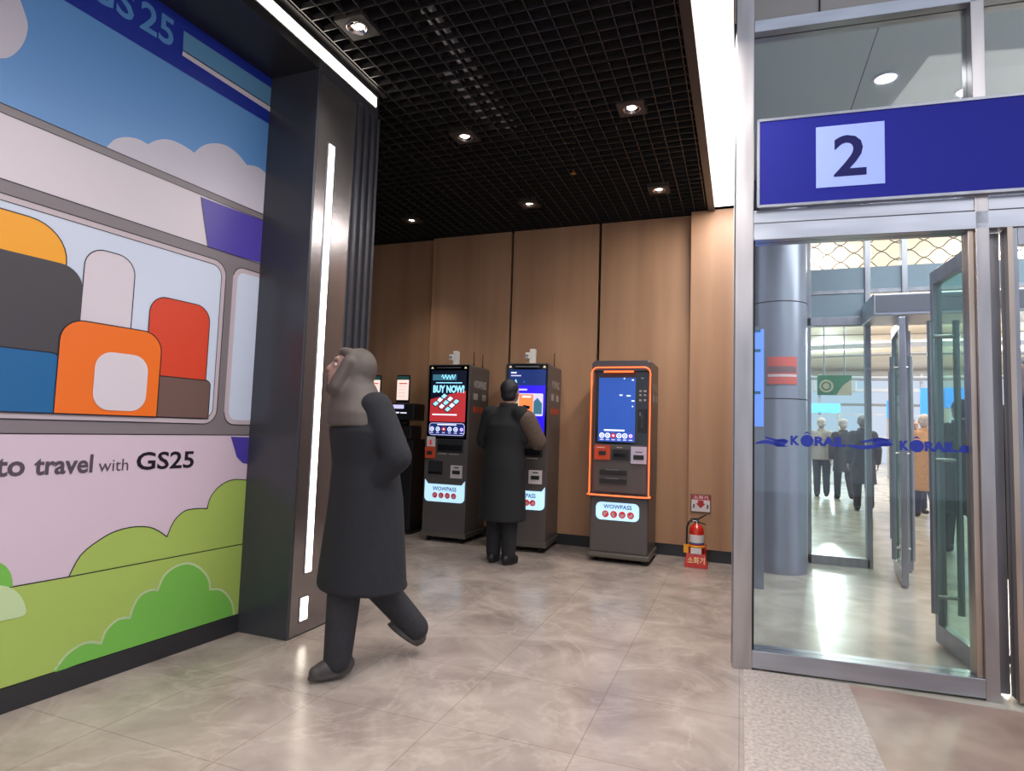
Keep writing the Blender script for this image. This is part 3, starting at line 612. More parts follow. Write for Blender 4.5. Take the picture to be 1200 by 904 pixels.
# lettering sticker band on the glass
kb = mat('sticker_blue', (24, 44, 150), .5); st = MB(DM @ Matrix.Translation((0, .054, 0)))
def kor(x, w, z):
    T = FM @ Matrix.Translation((0, 0, .0006))
    st.text('K', x, x+w*.17, z-.026, z+.026, kb, T, .05); st.text('RAIL', x+w*.44, x+w, z-.026, z+.026, kb, T, .05)
    cx = x+w*.305; rr = .033
    st.poly([(cx+rr*math.cos(2*pi*q/18), -.0006, z+rr*math.sin(2*pi*q/18)) for q in range(18)], kb)
    st.poly([(cx-.02, -.0006, z+.036), (cx, -.0006, z+.052), (cx+.02, -.0006, z+.036), (cx, -.0006, z+.042)], kb)
def wave(x0, x1, z, up):
    n = 14
    for dz, h_, a0 in ((-.015, .010, 0), (.012, .007, .25), (.0, .022, .55)):
        top_ = []; bot = []
        for i in range(n+1):
            u = i/n
            if u < a0: continue
            x = x0+(x1-x0)*u; c = z+dz+.010*math.sin(u*5+a0*3)*up; e = h_*math.sin(min(1, (u-a0)/(1-a0)+.05)*pi)**.5
            top_.append((x, -.0006, c+e)); bot.append((x, -.0006, c-e))
        st.poly(bot+top_[::-1], kb)
zc = 1.242
wave(.02, .19, zc-.008, 1); kor(.20, .275, zc); wave(.485, .70, zc, -1)
tag(st.build('window_sticker'), 'dark blue lettered wave sticker on the entrance glass, nearer the left post', 'sticker', 'lettered stickers on the entrance glass')
st = MB(DM @ Matrix.Translation((0, .054, 0)))
kor(.73, .26, zc-.008); st.poly([(.995, -.0006, zc-.03), (1.04, -.0006, zc-.036), (1.04, -.0006, zc+.0), (1.01, -.0006, zc+.004)], kb)
tag(st.build('window_sticker'), 'dark blue lettered wave sticker on the entrance glass, in front of the open leaf', 'sticker', 'lettered stickers on the entrance glass')
# number sign
ns = thing('number_sign', tuple(DP), DA, 'long dark blue illuminated sign with a white number 2 above the glass door', 'sign')
n_bl = mat('sign_blue', (26, 30, 130), .6, spec=.2, emit=.08, ergb=(30, 34, 132)); n_w = mat('sign_white', (150, 168, 242), .5, emit=.1, ergb=(170, 186, 255))
MB().box(.028, 2.9, -.03, .0, 2.555, 3.04, n_bl).build('sign_panel', ns)
MB().box(.015, .028, -.035, .0, 2.54, 3.055, M_steeld).box(.015, 2.9, -.035, .0, 2.54, 2.555, M_steeld).box(.015, 2.9, -.035, 0, 3.04, 3.055, M_steeld).build('frame', ns)
n_ = MB(); n_.box(.318, .653, -.034, -.030, 2.63, 2.975, n_w); n_.text('2', .405, .565, 2.685, 2.915, mat('sign_numeral', (22, 22, 84), .6, spec=.2), fm(-.0352), .02); n_.build('number_plate', ns)
# near door leaf, standing open
def leaf(name, hinge, free, z1, gm, handle=True, rail=.10, label=None, hside=1, z0=.02):
    h = Vector((hinge[0], hinge[1], 0)); f = Vector((free[0], free[1], 0)); d = f-h; Wd = d.length; a = math.atan2(d.y, d.x)
    r = bpy.data.objects.new(name, None); COL.objects.link(r); r.location = h; r.rotation_euler = (0, 0, a); r['kind'] = 'structure'
    b = MB(); b.box(0, .05, -.025, .025, z0, z1, M_steeld).box(Wd-.05, Wd, -.025, .025, z0, z1, M_steeld).box(.05, Wd-.05, -.025, .025, z1-rail, z1, M_steeld).box(.05, Wd-.05, -.025, .025, z0, z0+rail*1.3, M_steeld).build('door_frame', r, bevel=.003)
    MB().box(.05, Wd-.05, -.005, .005, z0+rail*1.3, z1-rail, gm).build('door_pane', r)
    if handle:
        for s_ in (-1, 1):
            b = MB(); y = s_*.07; b.cyl((Wd-.13, y, .22), (Wd-.13, y, 2.02), .019, M_steeld, 14)
            for z in (.32, 1.15, 1.92): b.cyl((Wd-.13, 0, z), (Wd-.13, y, z), .012, M_steel, 10)
            b.build('door_handle', r)
    return r
leaf('door_1', (1.235, 3.80), (1.172, 4.60), 2.36, M_glassg, True, .09)
d2 = leaf('door_2', (1.262, 3.745), (2.25, 3.82), 2.36, M_glass, False, .09)
MB().box(.05, .93, -.02, .02, .1, .36, M_bluep).build('kick_panel', d2)
m = MB(); m.box(1.262, 1.285, 3.70, 3.80, .02, 2.36, M_bronze); m.build('door_2_edge', **ST); bpy.data.objects['door_2_edge'].name = 'trim_5'

# ------------------------------------------------------------------ vestibule
VY = 6.95
MB().box(0, 6, 3.82, 7.0, 3.80, 3.9, mat('vestibule_ceiling', (176, 182, 178), .35)).box(.78, .786, 3.9, 6.9, 3.797, 3.80, M_gap).build('ceiling_vestibule', **ST)
for i, (u, v, lb) in enumerate(((1038, 91, 'round violet-white downlight seen through the glass above the number sign'), (1134, 106, 'round violet-white downlight half hidden by the steel post above the sign'))):
    p = fl(u, v, 3.8); t = thing('downlight', (p.x, p.y, 3.8), 0, lb, 'ceiling light', 'vestibule downlights')
    MB().lathe((0, 0, 0), [(.085, 0), (.085, -.01), (.07, -.012), (.066, -.004)], M_white, 24).build('trim_ring', t)
    MB().cyl((0, 0, -.008), (0, 0, -.003), .066, M_lampv, 24).build('lamp', t)
    L = bpy.data.lights.new('downlight_beam', 'SPOT'); L.energy = 90; L.spot_size = 2.4; L.spot_blend = .7; L.color = (.95, .93, 1); L.shadow_soft_size = .06
    lo = bpy.data.objects.new('downlight_beam', L); COL.objects.link(lo); lo.location = (0, 0, -.03); lo.parent = t
# second glass line
f2 = MB()
for x in (.06, .63, 1.175, 1.50, 2.9, 3.6): f2.box(x, x+.05, VY, VY+.1, 0, 3.8, M_steeld)
f2.box(.06, 6, VY, VY+.1, 2.43, 2.515, M_steeld).box(.06, 6, VY+.02, VY+.08, 2.76, 2.80, M_steeld).box(.06, 1.20, VY, VY+.1, .0, .09, M_steeld).box(.06, 6, VY, VY+.1, 3.42, 3.8, M_bluep)
f2.box(.11, 6, VY+.03, VY+.07, 2.80, 3.03, M_bluep).box(.11, 1.175, VY+.03, VY+.07, 2.515, 2.76, M_bluep)
o2 = f2.build('window_2', bevel=.003, **ST)
MB().box(.11, .63, VY+.045, VY+.055, .09, 2.43, M_glassc).box(.68, 1.175, VY+.045, VY+.055, .09, 2.43, M_glassc).build('glass_pane', o2)
# diamond shutter mesh behind the upper opening
g2 = MB(); gm = mat('shutter_wire', (96, 88, 72), .5, .4); y = VY+.13; z0_, z1_ = 3.03, 3.42; px_, pz_ = .25, .09
n = int(6/px_)
for i in range(n):
    for j in range(5):
        zz = z0_+j*pz_; xx = .1+i*px_+(px_/2 if j % 2 else 0)
        for s_ in (-1, 1):
            a = Vector((xx, y, zz)); c = Vector((xx+s_*px_/2, y, zz+pz_)); mid = (a+c)/2
            w_ = .007; pts = [a, a.lerp(c, .3)+Vector((0, 0, -.010)), a.lerp(c, .7)+Vector((0, 0, .010)), c]
            for p0, p1 in zip(pts[:-1], pts[1:]): g2.cyl(p0, p1, .005, gm, 4, cap=False)
tag(g2.build('shutter_grille'), 'diamond wire shutter mesh across the opening above the inner doors', 'grille')
# projecting header box
hb = thing('door_operator', (0, 0, 0), 0, 'long grey box housing projecting above the inner doors', 'door operator')
MB().box(1.14, 6, 6.36, VY, 2.41, 2.615, M_steelh).build('housing', hb, bevel=.01)
MB().box(1.16, 1.60, 6.352, 6.36, 2.44, 2.595, M_darkp).box(1.61, 6, 6.352, 6.36, 2.44, 2.595, M_darkp).build('cover_panel', hb)
leaf('door_3', (1.42, 6.93), (1.33, 6.18), 2.36, M_glassg, True, .10)
leaf('door_4', (1.55, 6.99), (1.60, 7.75), 2.36, M_glassc, True, .10)

# cladded column with ring band and kerb
cm = MB(); cc = Vector((.335, 6.48, 0)); cm.lathe(cc, [(.27, 0), (.27, .10), (.265, .12), (.265, 3.8)], M_colmn, 48)
for z in (1.62, 2.55): cm.lathe(cc, [(.266, z), (.268, z+.005), (.266, z+.01)], M_gap, 48)
cm.build('column_round', **ST); bpy.data.objects['column_round'].name = 'wall_column'
b = MB()
def arcsheet(mb, c, r, a0, a1, z0, z1, m, n=14):
    vs = []; 
    for i in range(n+1):
        t = math.radians(a0+(a1-a0)*i/n); 
        for z in (z0, z1): vs.append((c.x+r*math.cos(t), c.y+r*math.sin(t), z))
    mb.add(vs, [(2*i, 2*i+2, 2*i+3, 2*i+1) for i in range(n)], m, True)
sr = mat('column_reflection_red', (200, 92, 84), .5); sw = mat('column_reflection_grey', (206, 190, 190), .5)  # reflection on the column, painted as curved red and pale bands
arcsheet(b, cc, .272, 248, 305, 1.76, 2.02, sr); arcsheet(b, cc, .274, 250, 303, 1.87, 1.93, mat('column_reflection_dark', (120, 92, 98), .5)); arcsheet(b, cc, .2735, 249, 304, 1.83, 1.855, sw)
tag(b.build('column_reflection'), 'faded red and white reflection painted around the round column', 'sign')
a0 = pl(886, 500, (0, 5.55)); a1 = pl(896, 386, (0, 5.55)); aw = a1.x-.03
ad = thing('advertising_screen', (.03, 5.55, 0), 0, 'narrow glowing light-blue screen just inside the left post of the entrance', 'screen')
a_b = mat('ad_blue', (96, 138, 240), .4, emit=.9)
MB().box(.0, aw, 0, .1, 0, a0.z-.02, M_colmn).box(0, aw, .006, .1, a0.z-.02, a1.z+.03, M_steeld).build('housing', ad)
b = MB(); b.box(.006, aw-.006, .0, .006, a0.z, a1.z, a_b); b.build('screen', ad)
for z in (2.15, 1.98, 1.62): MB().box(.02, aw-.03, -.002, 0, z, z+.025, mat('ad_teal', (40, 120, 150), .5)).build('writing', ad)

# ------------------------------------------------------------------ concourse beyond
MB().box(-6, 26, 9, 48, 5.75, 5.9, M_cream).build('ceiling_concourse', **ST)
m = MB()
for y in (14, 18, 23, 29, 36): m.box(-6, 26, y, y+.05, 5.735, 5.75, M_gap)
m.build('trim_6', **ST)
def ell_ring(mb, cx, cy, rx, ry, z0, z1, m, w=1.5, n=72):
    vs = []
    for i in range(n):
        t = 2*pi*i/n
        for k in (0, 1):
            for z in (z0, z1): vs.append((cx+(rx+k*w)*math.cos(t), cy+(ry+k*w)*math.sin(t), z))
    fs = []
    for i in range(n):
        a = 4*i; b_ = 4*((i+1) % n); fs += [(a, b_, b_+1, a+1), (a+2, a+3, b_+3, b_+2), (a, a+2, b_+2, b_), (a+1, b_+1, b_+3, a+3)]
    mb.add(vs, fs, m, False)
m = MB(); ell_ring(m, 8, 36, 11, 7, 5.2, 5.28, M_white); ell_ring(m, 8, 36, 9.6, 6.0, 4.98, 5.04, M_greyp, .6); m.build('trim_7', **ST)
m = MB(); m.box(-30, 40, 44, 44.4, 4.4, 4.6, M_white).box(-30, 40, 46, 46.3, 3.6, 3.75, M_greyp)
for x in range(-10, 40, 3): m.box(x, x+.14, 46.5, 46.7, 0, 5.75, M_white)
for z in (1.5, 3.0): m.box(-30, 40, 46.5, 46.6, z, z+.1, M_white)
m.build('window_3', **ST)
# green hanging banner with white figures
gy = 13.5
a = pl(958, 463, (0, gy)); c = pl(998, 440, (0, gy))
hbn = thing('hanging_banner', (a.x, gy, a.z), 0, 'green and tan banner hung between brackets over the concourse', 'banner')
Wb = c.x-a.x; Hb = c.z-a.z; gg = mat('banner_green', (34, 100, 72), .6)
MB().box(0, Wb, 0, .05, 0, Hb, gg).build('panel', hbn)
b = MB(); tn = mat('banner_tan', (170, 160, 140), .6)
b.poly([(Wb*.55, -.004, .0), (Wb, -.004, 0), (Wb, -.004, Hb*.8), (Wb*.75, -.004, Hb*.5)], tn); disc(b, Wb*.26, Hb*.45, .13, -.004, tn); ringf(b, Wb*.26, Hb*.45, .09, .03, -.006, gg); b.text('A22', Wb*.6, Wb*.93, Hb*.52, Hb*.88, tn, fm(-.007), .03) if False else None
b.build('picture', hbn)
b = MB()
for x in (-.06, Wb+.06): b.cyl((x, .02, Hb*.2), (x, .02, Hb*.75), .03, M_white, 10)
b.cyl((Wb*.2, .02, Hb), (Wb*.2, .02, 5.75-a.z), .012, M_steeld, 8).cyl((Wb*.8, .02, Hb), (Wb*.8, .02, 5.75-a.z), .012, M_steeld, 8); b.build('bracket', hbn)
# blue kiosks / boards in the concourse
cb = mat('board_blue', (38, 128, 226), .5, emit=.5)
def board(u0, v0, u1, v1, y, label, m2=cb):
    a = pl(u0, v1, (0, y)); c = pl(u1, v0, (0, y)); t = thing('advertising_board', ((a.x+c.x)/2, y, 0), 0, label, 'board', 'blue boards in the concourse'); w_ = (c.x-a.x)/2
    MB().box(-w_, w_, 0, .15, a.z, c.z, m2).build('panel', t)
    MB().box(-w_, -w_+.08, .02, .13, 0, a.z, M_greyp).box(w_-.08, w_, .02, .13, 0, a.z, M_greyp).build('post', t)
board(1080, 455, 1100, 500, 22, 'bright blue board beyond the inner doors, left of the open glass leaf')
board(1108, 455, 1150, 478, 19, 'bright blue board seen through the green open leaf', cb)
board(948, 473, 985, 484, 26, 'low blue board behind the people at the left inner pane', mat('board_sky', (90, 160, 220), .5, emit=.3))
board(1040, 470, 1062, 490, 24, 'blue board behind the inner open leaf', cb)

# ------------------------------------------------------------------ people
def remesh(name, mb, vox, parent, sm=4, col=None):
    o = mb.build(name, parent)
    r = o.modifiers.new('r', 'REMESH'); r.mode = 'VOXEL'; r.voxel_size = vox; r.use_smooth_shade = True
    s_ = o.modifiers.new('s', 'SMOOTH'); s_.factor = .5; s_.iterations = sm
    bpy.context.view_layer.update()
    dg = bpy.context.evaluated_depsgraph_get(); me = bpy.data.meshes.new_from_object(o.evaluated_get(dg)); 
    o.modifiers.clear(); o.data = me
    if not me.materials: me.materials.append(mb.mats[0])
    return o
def ellip(mb, c, r, m, R=None, n=20):
    vs = []; fs = []; R = R or Matrix.Identity(3); k = n//2
    for i in range(k+1):
        ph = pi*i/k
        for j in range(n):
            t = 2*pi*j/n; v = R @ Vector((r[0]*math.sin(ph)*math.cos(t), r[1]*math.sin(ph)*math.sin(t), r[2]*math.cos(ph))); vs.append(v+Vector(c))
    for i in range(k):
        for j in range(n): fs.append((i*n+j, (i+1)*n+j, (i+1)*n+(j+1) % n, i*n+(j+1) % n))
    mb.add(vs, fs, m, True)
def cap(mb, p, r, q, r2, m, n=16):
    mb.cyl(p, q, r, m, n, r2); ellip(mb, p, (r, r, r), m, n=n); ellip(mb, q, (r2, r2, r2), m, n=n)
def loft(mb, rings, m, n=28):     # rings: (cx, cy, z, rx, ry)
    vs = []
    for cx, cy, z, rx, ry in rings:
        for i in range(n): t = 2*pi*i/n; vs.append((cx+rx*math.cos(t), cy+ry*math.sin(t), z))
    fs = [(k*n+i, k*n+(i+1) % n, (k+1)*n+(i+1) % n, (k+1)*n+i) for k in range(len(rings)-1) for i in range(n)]
    fs += [list(range(n))[::-1], [(len(rings)-1)*n+i for i in range(n)]]
    mb.add(vs, fs, m, True)
def hand(mb, wr, d, nrm, side, m, s=1.0, curl=.5):
    d = d.normalized(); nrm = (nrm - d*nrm.dot(d)).normalized(); lat = d.cross(nrm)*side
    pc = wr + d*.045*s; R = Matrix((lat, d, nrm)).transposed()
    ellip(mb, wr+d*.048*s, (.042*s, .052*s, .016*s), m, R, 14)
    for i, ln in enumerate((.068, .078, .074, .058)):
        b_ = wr + d*.085*s + lat*((1.5-i)*.021*s); dd = (d+lat*(1.5-i)*.06).normalized(); a = b_; ang = 0
        for k in range(3):
            ang += curl*(.45 if k else .3); v = dd*math.cos(ang)+nrm*math.sin(ang)
            c = a + v*ln*s*(.42, .33, .25)[k]; cap(mb, a, (.0098, .009, .0082)[k]*s, c, (.009, .0082, .0074)[k]*s, m, 8); a = c
    a = wr + d*.028*s + lat*.034*s; v = (d*.65+lat*.75+nrm*.25).normalized(); c = a+v*.036*s; cap(mb, a, .013*s, c, .0105*s, m, 8); v = (d*.9+lat*.35+nrm*.35).normalized(); cap(mb, c, .0105*s, c+v*.03*s, .008*s, m, 8)
DEF = dict(pel=(0, 0, .95), che=(0, .0, 1.28), nec=(0, .01, 1.46), hea=(0, .03, 1.615), hl=(-.095, 0, .92), hr=(.095, 0, .92), kl=(-.10, .02, .5), kr=(.10, .02, .5), al=(-.10, 0, .085), ar=(.10, 0, .085),
           sl=(-.185, 0, 1.405), sr=(.185, 0, 1.405), el=(-.235, -.03, 1.12), er=(.235, -.03, 1.12), wl=(-.24, .06, .88), wr=(.24, .06, .88), fl=0, fr=0)
def person(loc, facing, height, label, coat, trou, skin, hair, pose={}, coat_len=.45, hood=False, vox=.011, shoes=(30, 28, 30), bag=None, sleeve=None, longhair=False, bulk=1.0, grp=None):
    J = dict(DEF); J.update(pose); V = {k: Vector(v) if isinstance(v, tuple) else v for k, v in J.items()}
    s = height/1.75
    t = thing('person', loc, facing, label, 'person', grp); t.scale = (s, s, s)
    sk = mat('skin_%d_%d_%d' % skin, skin, .5)
    def cloth(c): return noise_mat('cloth_%d_%d_%d' % c, tuple(int(x*.88) for x in c), c, 40, rough=.85, detail=3) if 'cloth_%d_%d_%d' % c not in MATS else MATS['cloth_%d_%d_%d' % c]
    mc, mtr, mh, ms = cloth(coat), cloth(trou), mat('hair_%d_%d_%d' % hair, hair, .6), mat('shoe_%d_%d_%d' % shoes, shoes, .5)
    p, c, n, hd = V['pel'], V['che'], V['nec'], V['hea']
    # body
    b = MB()
    loft(b, [(p.x, p.y, p.z-.06, .13, .09), (p.x, p.y, p.z+.04, .15, .10), (p.x*.5+c.x*.5, p.y*.5+c.y*.5, (p.z+c.z)/2, .125, .085), (c.x, c.y, c.z, .155, .105), (c.x*.3+n.x*.7, c.y*.3+n.y*.7, n.z-.04, .15, .075), (n.x, n.y, n.z, .06, .06)], sk)
    cap(b, n-Vector((0, 0, .05)), .055, hd-Vector((0, 0.02, .06)), .05, sk)
    ht = V.get('tilt', 0); RH = Matrix.Rotation(V.get('turn', 0), 3, 'Z') @ Matrix.Rotation(-ht, 3, 'X')
    P = lambda x, y, z: hd + RH @ Vector((x, y, z))
    ellip(b, P(0, -.005, .03), (.078, .098, .092), sk, RH); ellip(b, P(0, .025, -.035), (.058, .068, .075), sk, RH); ellip(b, P(0, .052, -.085), (.026, .026, .022), sk, RH)
    cap(b, P(0, .088, .025), .009, P(0, .106, -.018), .014, sk, 10); ellip(b, P(0, .08, -.05), (.026, .016, .012), sk, RH, 12); ellip(b, P(0, .085, .045), (.05, .016, .012), sk, RH, 12)
    for s_ in (-1, 1): ellip(b, P(s_*.078, -.005, 0), (.012, .022, .034), sk, RH, 12)
    for S_ in 'lr':
        sg_ = -1 if S_ == 'l' else 1
        cap(b, V['h'+S_], .085, V['k'+S_], .055, sk); cap(b, V['k'+S_], .053, V['a'+S_], .036, sk)
        an = V['a'+S_]; fp = V['f'+S_]; fd = Vector((sg_*.12, 1, 0)).normalized(); up = Vector((0, 0, 1))
        q = Matrix.Rotation(-fp, 3, 'X'); fd = q @ fd
        cap(b, an, .036, an + fd*.10 - (q @ up)*.045, .026, sk, 12); 
        cap(b, V['s'+S_]+Vector((-sg_*.03, 0, -.02)), .042, V['e'+S_], .038, sk); cap(b, V['e'+S_], .04, V['w'+S_], .027, sk); cap(b, V['s'+S_]+Vector((-sg_*.03, 0, -.02)), .045, c+Vector((sg_*.07, 0, .08)), .06, sk)
        wd = V['w'+S_]-V['e'+S_]; hand(b, V['w'+S_], wd, Vector((-sg_, .15, 0)) if abs(wd.normalized().z) > .5 else Vector((0, 0, -1)), 1 if S_ == 'r' else -1, sk)
    remesh('body', b, min(vox, .008), t, 2)
    # face details
    for s_ in (-1, 1):
        e = MB(); ellip(e, P(s_*.032, .080, .012), (.014, .009, .009), mat('eye_white', (225, 222, 218), .3), RH, 12); ellip(e, P(s_*.032, .0875, .012), (.006, .004, .006), mat('iris', (40, 28, 22), .3), RH, 10); e.build('eye', t)
        e = MB(); cap(e, P(s_*.015, .093, .034), .004, P(s_*.05, .083, .034), .003, mh, 6); e.build('eyebrow', t)
    e = MB(); cap(e, P(-.018, .092, -.05), .004, P(.018, .092, -.05), .004, mat('lips', (150, 88, 80), .5), 8); e.build('mouth', t)
    # hair or hood
    b = MB()
    if hood:
        ellip(b, P(0, -.038, .035), (.108, .108, .125), mh, RH); ellip(b, P(0, .03, .095), (.085, .065, .035), mh, RH); ellip(b, P(0, -.06, -.06), (.115, .10, .13), mh, RH)
        for sg_ in (-1, 1): cap(b, P(sg_*.088, .035, .05), .03, P(sg_*.08, .04, -.10), .04, mh)
        loft(b, [(n.x, n.y-.01, n.z-.16, .24, .17), (n.x, n.y, n.z-.08, .225, .16), (n.x, n.y+.005, n.z-.02, .17, .14), (n.x, n.y+.03, n.z+.07, .115, .12)], mh)
        remesh('hood', b, .009, t, 12)
    else:
        ellip(b, P(0, -.022, .045), (.088, .098, .092), mh, RH); ellip(b, P(0, -.055, -.01), (.078, .06, .075), mh, RH)
        if longhair: ellip(b, P(0, -.065, -.11), (.085, .05, .14), mh, RH)
        remesh('hair', b, .009, t, 3)
    # trousers
    b = MB()
    for S_ in 'lr':
        cap(b, V['h'+S_], .102, V['k'+S_], .08*bulk**.5, mtr); k_, a_ = V['k'+S_], V['a'+S_]; cap(b, k_, .08*bulk**.5, k_.lerp(a_, 1.0), .064*bulk**.5, mtr)
    loft(b, [(p.x, p.y, p.z-.10, .16, .12), (p.x, p.y, p.z+.10, .16, .12)], mtr); remesh('trousers', b, vox, t, 5)
    for S_ in 'lr':
        sg_ = -1 if S_ == 'l' else 1; an = V['a'+S_]; q = Matrix.Rotation(-V['f'+S_], 3, 'X'); fd = q @ Vector((sg_*.12, 1, 0)).normalized(); up = q @ Vector((0, 0, 1))
        b = MB(); cap(b, an-up*.03-fd*.045, .045, an-up*.02, .052, ms, 12); cap(b, an-up*.015, .052, an+fd*.075-up*.04, .044, ms, 12); cap(b, an-up*.035, .047, an+fd*.11-up*.047, .036, ms, 12); 
        R = Matrix((fd.cross(up), fd, up)).transposed(); ellip(b, an+fd*.04-up*.072, (.048, .118, .014), ms, R, 14)
        remesh('shoe', b, .009, t, 3)
    # coat
    b = MB(); B = bulk
    zb_ = coat_len; hem = [(p.x, p.y-.01, zb_, .215*B, .185*B), (p.x, p.y, zb_+.02, .215*B, .185*B)]
    if zb_ > .8: hem = [(p.x, p.y, zb_, .185*B, .145*B)]
    mid = p.lerp(c, .45)
    loft(b, hem+[(p.x, p.y, p.z-.05 if zb_ < .8 else p.z, .195*B, .155*B), (mid.x, mid.y, mid.z, .178*B, .138*B), (c.x, c.y, c.z, .20*B, .145*B), (c.x*.4+n.x*.6, c.y*.4+n.y*.6, n.z-.05, .18, .11), (n.x, n.y, n.z+.015, .085, .08)], mc)
    for S_ in 'lr':
        sg_ = -1 if S_ == 'l' else 1
        B2 = B**.5; cap(b, V['s'+S_]+Vector((-sg_*.025, 0, -.015)), .08*B2, V['e'+S_], .068*B2, mc); cap(b, V['e'+S_], .066*B2, V['e'+S_].lerp(V['w'+S_], .93), .052, mc); cap(b, V['e'+S_]*.6+Vector((0, 0, c.z))*.4, .09, c, .11, mc); cap(b, V['s'+S_]+Vector((-sg_*.03, 0, -.02)), .075, n+Vector((sg_*.05, 0, -.06)), .07, mc)
    remesh('coat', b, vox, t, 10)
    b = MB(); b.lathe((n.x, n.y+.005, n.z), [(.088, -.03), (.092, .0), (.085, .045), (.078, .045), (.076, .0)], mh if hood else mc, 24); b.build('collar', t)
    if sleeve:
        b = MB(); m_ = cloth(sleeve); cap(b, V['er'].lerp(V['sr'], .75), .094, V['er'], .086, m_); cap(b, V['er'], .086, V['er'].lerp(V['wr'], .9), .07, m_); remesh('sleeve_cuff', b, vox, t, 3)
    return t
PV = dict(kl=(-.09, .10, .50), al=(-.09, .12, .10), fl=.05, kr=(.09, -.04, .49), ar=(.11, -.34, .15), fr=-.65, hl=(-.09, .03, .92), hr=(.09, -.01, .92), che=(0, .03, 1.27), nec=(0, .07, 1.45), hea=(0, .13, 1.58), tilt=-.35,
          el=(-.27, -.10, 1.14), wl=(-.15, .03, .95), er=(.28, -.14, 1.12), wr=(.15, .02, .94))
WALK = dict(kl=(-.09, .13, .50), al=(-.09, .16, .085), kr=(.09, -.03, .49), ar=(.09, -.24, .14), fr=-.5)
# walking direction faces the camera's left
def face_dir(dx, dy): return math.atan2(dy, dx) - pi/2
wk = Vector((-1.83, 2.74, 0))
person(wk, face_dir(-.72, -.69), 1.68, 'person in a long black coat with a brown-grey hood, walking past the pillar', (28, 28, 35), (44, 42, 47), (158, 122, 112), (84, 74, 70), PV, .44, True, .010, (66, 60, 58), bulk=1.28)
p2 = Vector((-2.10, 5.40, 0))
person(p2, face_dir(.12, 1), 1.76, 'person in a long dark coat standing at the kiosk with the violet-blue screen', (24, 24, 28), (34, 33, 37), (170, 130, 112), (34, 32, 38),
       dict(er=(.30, .10, 1.14), wr=(.16, .36, 1.12), el=(-.24, .02, 1.13), wl=(-.16, .2, 1.0), kl=(-.08, .01, .5), al=(-.08, 0, .085), kr=(.08, .01, .5), ar=(.08, 0, .085), che=(0, .03, 1.28), nec=(0, .06, 1.45), hea=(0, .10, 1.60), tilt=-.3), .40, False, .011, sleeve=(92, 74, 64), bulk=1.08)
def hallp(u, v, dx, dy, h, lb, coat, trou, **k):
    q = fl(u, v); return person((q.x, q.y, 0), face_dir(dx, dy), h, lb, coat, trou, k.pop('skin', (188, 150, 132)), k.pop('hair', (40, 34, 34)), k.pop('pose', WALK), k.pop('coat_len', .82), False, .014, **k)
hallp(963, 583, .1, 1, 1.74, 'person in a pale beige jacket and dark trousers beyond the left inner pane', (176, 164, 160), (40, 44, 58), hair=(190, 180, 176))
hallp(989, 586, -.1, 1, 1.72, 'person in a black coat walking just right of the pale jacket', (52, 48, 58), (38, 38, 46), hair=(180, 172, 172), coat_len=.6)
hallp(1012, 600, .1, 1, 1.72, 'person in a long dark coat half behind the inner mullion', (60, 60, 72), (44, 44, 52), hair=(130, 126, 132), coat_len=.5)
hallp(1085, 607, .0, 1, 1.75, 'person in a tan fur coat beyond the inner doorway', (204, 150, 100), (60, 70, 100), hair=(196, 180, 170), coat_len=.45, bulk=1.1)
hallp(1071, 600, .2, -1, 1.68, 'person in dark clothes left of the tan coat', (40, 46, 66), (44, 54, 80))
hallp(1130, 650, -.3, 1, 1.78, 'person in a black coat seen through the green open leaf', (30, 34, 34), (34, 38, 40), coat_len=.45, bulk=1.2)
q = pl(1207, 600, (0, 4.6)); person((q.x, q.y, 0), face_dir(-.8, -.55), 1.80, 'person in black at the right edge, behind the closed door leaf', (20, 20, 28), (22, 26, 44), (176, 136, 118), (28, 24, 24), WALK, .55, False, .012, bulk=1.15)
hallp(1050, 556, .2, 1, 1.7, 'distant person in dark clothes beyond the inner open leaf', (60, 66, 90), (50, 52, 70))

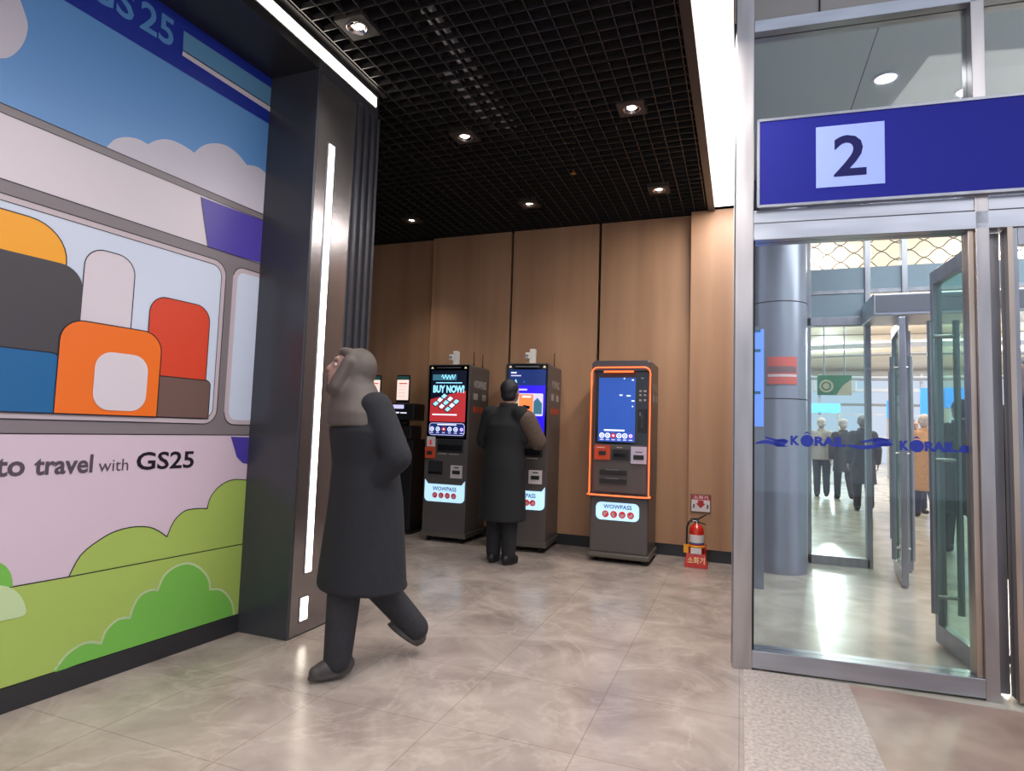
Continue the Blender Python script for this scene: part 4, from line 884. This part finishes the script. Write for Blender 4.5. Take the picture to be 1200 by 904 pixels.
# ------------------------------------------------------------------ lights
def area(x, y, z, sx, sy, e, col, rx=0, ry=0, nm='panel_or_fill_light'):
    L = bpy.data.lights.new(nm, 'AREA'); L.shape = 'RECTANGLE'; L.size = sx; L.size_y = sy; L.energy = e; L.color = col
    o = bpy.data.objects.new(nm, L); COL.objects.link(o); o.location = (x, y, z); o.rotation_euler = (rx, ry, 0); return o
area(-.155, 2.2, 3.57, .2, 8, 130, (1, .96, .92))
area(-1.2, -3.6, 3.5, 3.0, 2.5, 110, (1, .95, .90), rx=-.5)  # added fill light behind the camera, without a fitting
area(3.2, 0, 4.4, 3, 4, 70, (1, .97, .95))  # unseen fill light added above the near right floor
area(3, 5.4, 3.75, 4, 1.4, 140, (.92, .96, 1))  # fill light added under the vestibule ceiling to brighten it
for lx, ly in ((1, 12), (6, 12), (1, 17), (6, 17), (11, 17), (2, 24), (9, 24), (16, 24), (4, 33), (12, 33), (20, 33)):
    t = thing('concourse_lamp', (lx, ly, 5.74), 0, 'round lamp recessed in the cream concourse ceiling far behind the doors', 'ceiling light', 'rows of lamps over the concourse')
    MB().cyl((0, 0, -.03), (0, 0, -.006), .15, M_lamp, 16).build('lamp', t); MB().lathe((0, 0, 0), [(.19, 0), (.19, -.035), (.155, -.035), (.155, 0)], M_white, 16).build('trim_ring', t)
    L = bpy.data.lights.new('lamp_beam', 'POINT'); L.energy = 380 if ly == 12 else 700 if ly < 20 else 1200; L.color = (1, .97, .92); L.shadow_soft_size = .14
    lo = bpy.data.objects.new('lamp_beam', L); COL.objects.link(lo); lo.location = (0, 0, -.35); lo.parent = t
W = bpy.data.worlds.new('sky'); sc.world = W; W.use_nodes = True
bg = W.node_tree.nodes['Background']; bg.inputs[0].default_value = lin((222, 232, 250)); bg.inputs[1].default_value = 1.0

cam = bpy.data.cameras.new('camera'); co = bpy.data.objects.new('camera', cam); COL.objects.link(co)
cam.sensor_fit = 'HORIZONTAL'; cam.sensor_width = 36; cam.lens = 36*F/1200; cam.clip_end = 200
# forward and right vectors from the same maths
fw = ray(600, 452).normalized(); rt = (ray(601, 452)-ray(600, 452)).normalized(); up = rt.cross(fw)
co.matrix_world = Matrix((( rt.x, up.x, -fw.x, CAM.x), (rt.y, up.y, -fw.y, CAM.y), (rt.z, up.z, -fw.z, CAM.z), (0, 0, 0, 1)))
sc.camera = co
sc.view_settings.view_transform = 'Standard'; sc.view_settings.look = 'None'; sc.view_settings.gamma = 1; sc.view_settings.exposure = 0; sc.view_settings.use_curve_mapping = False
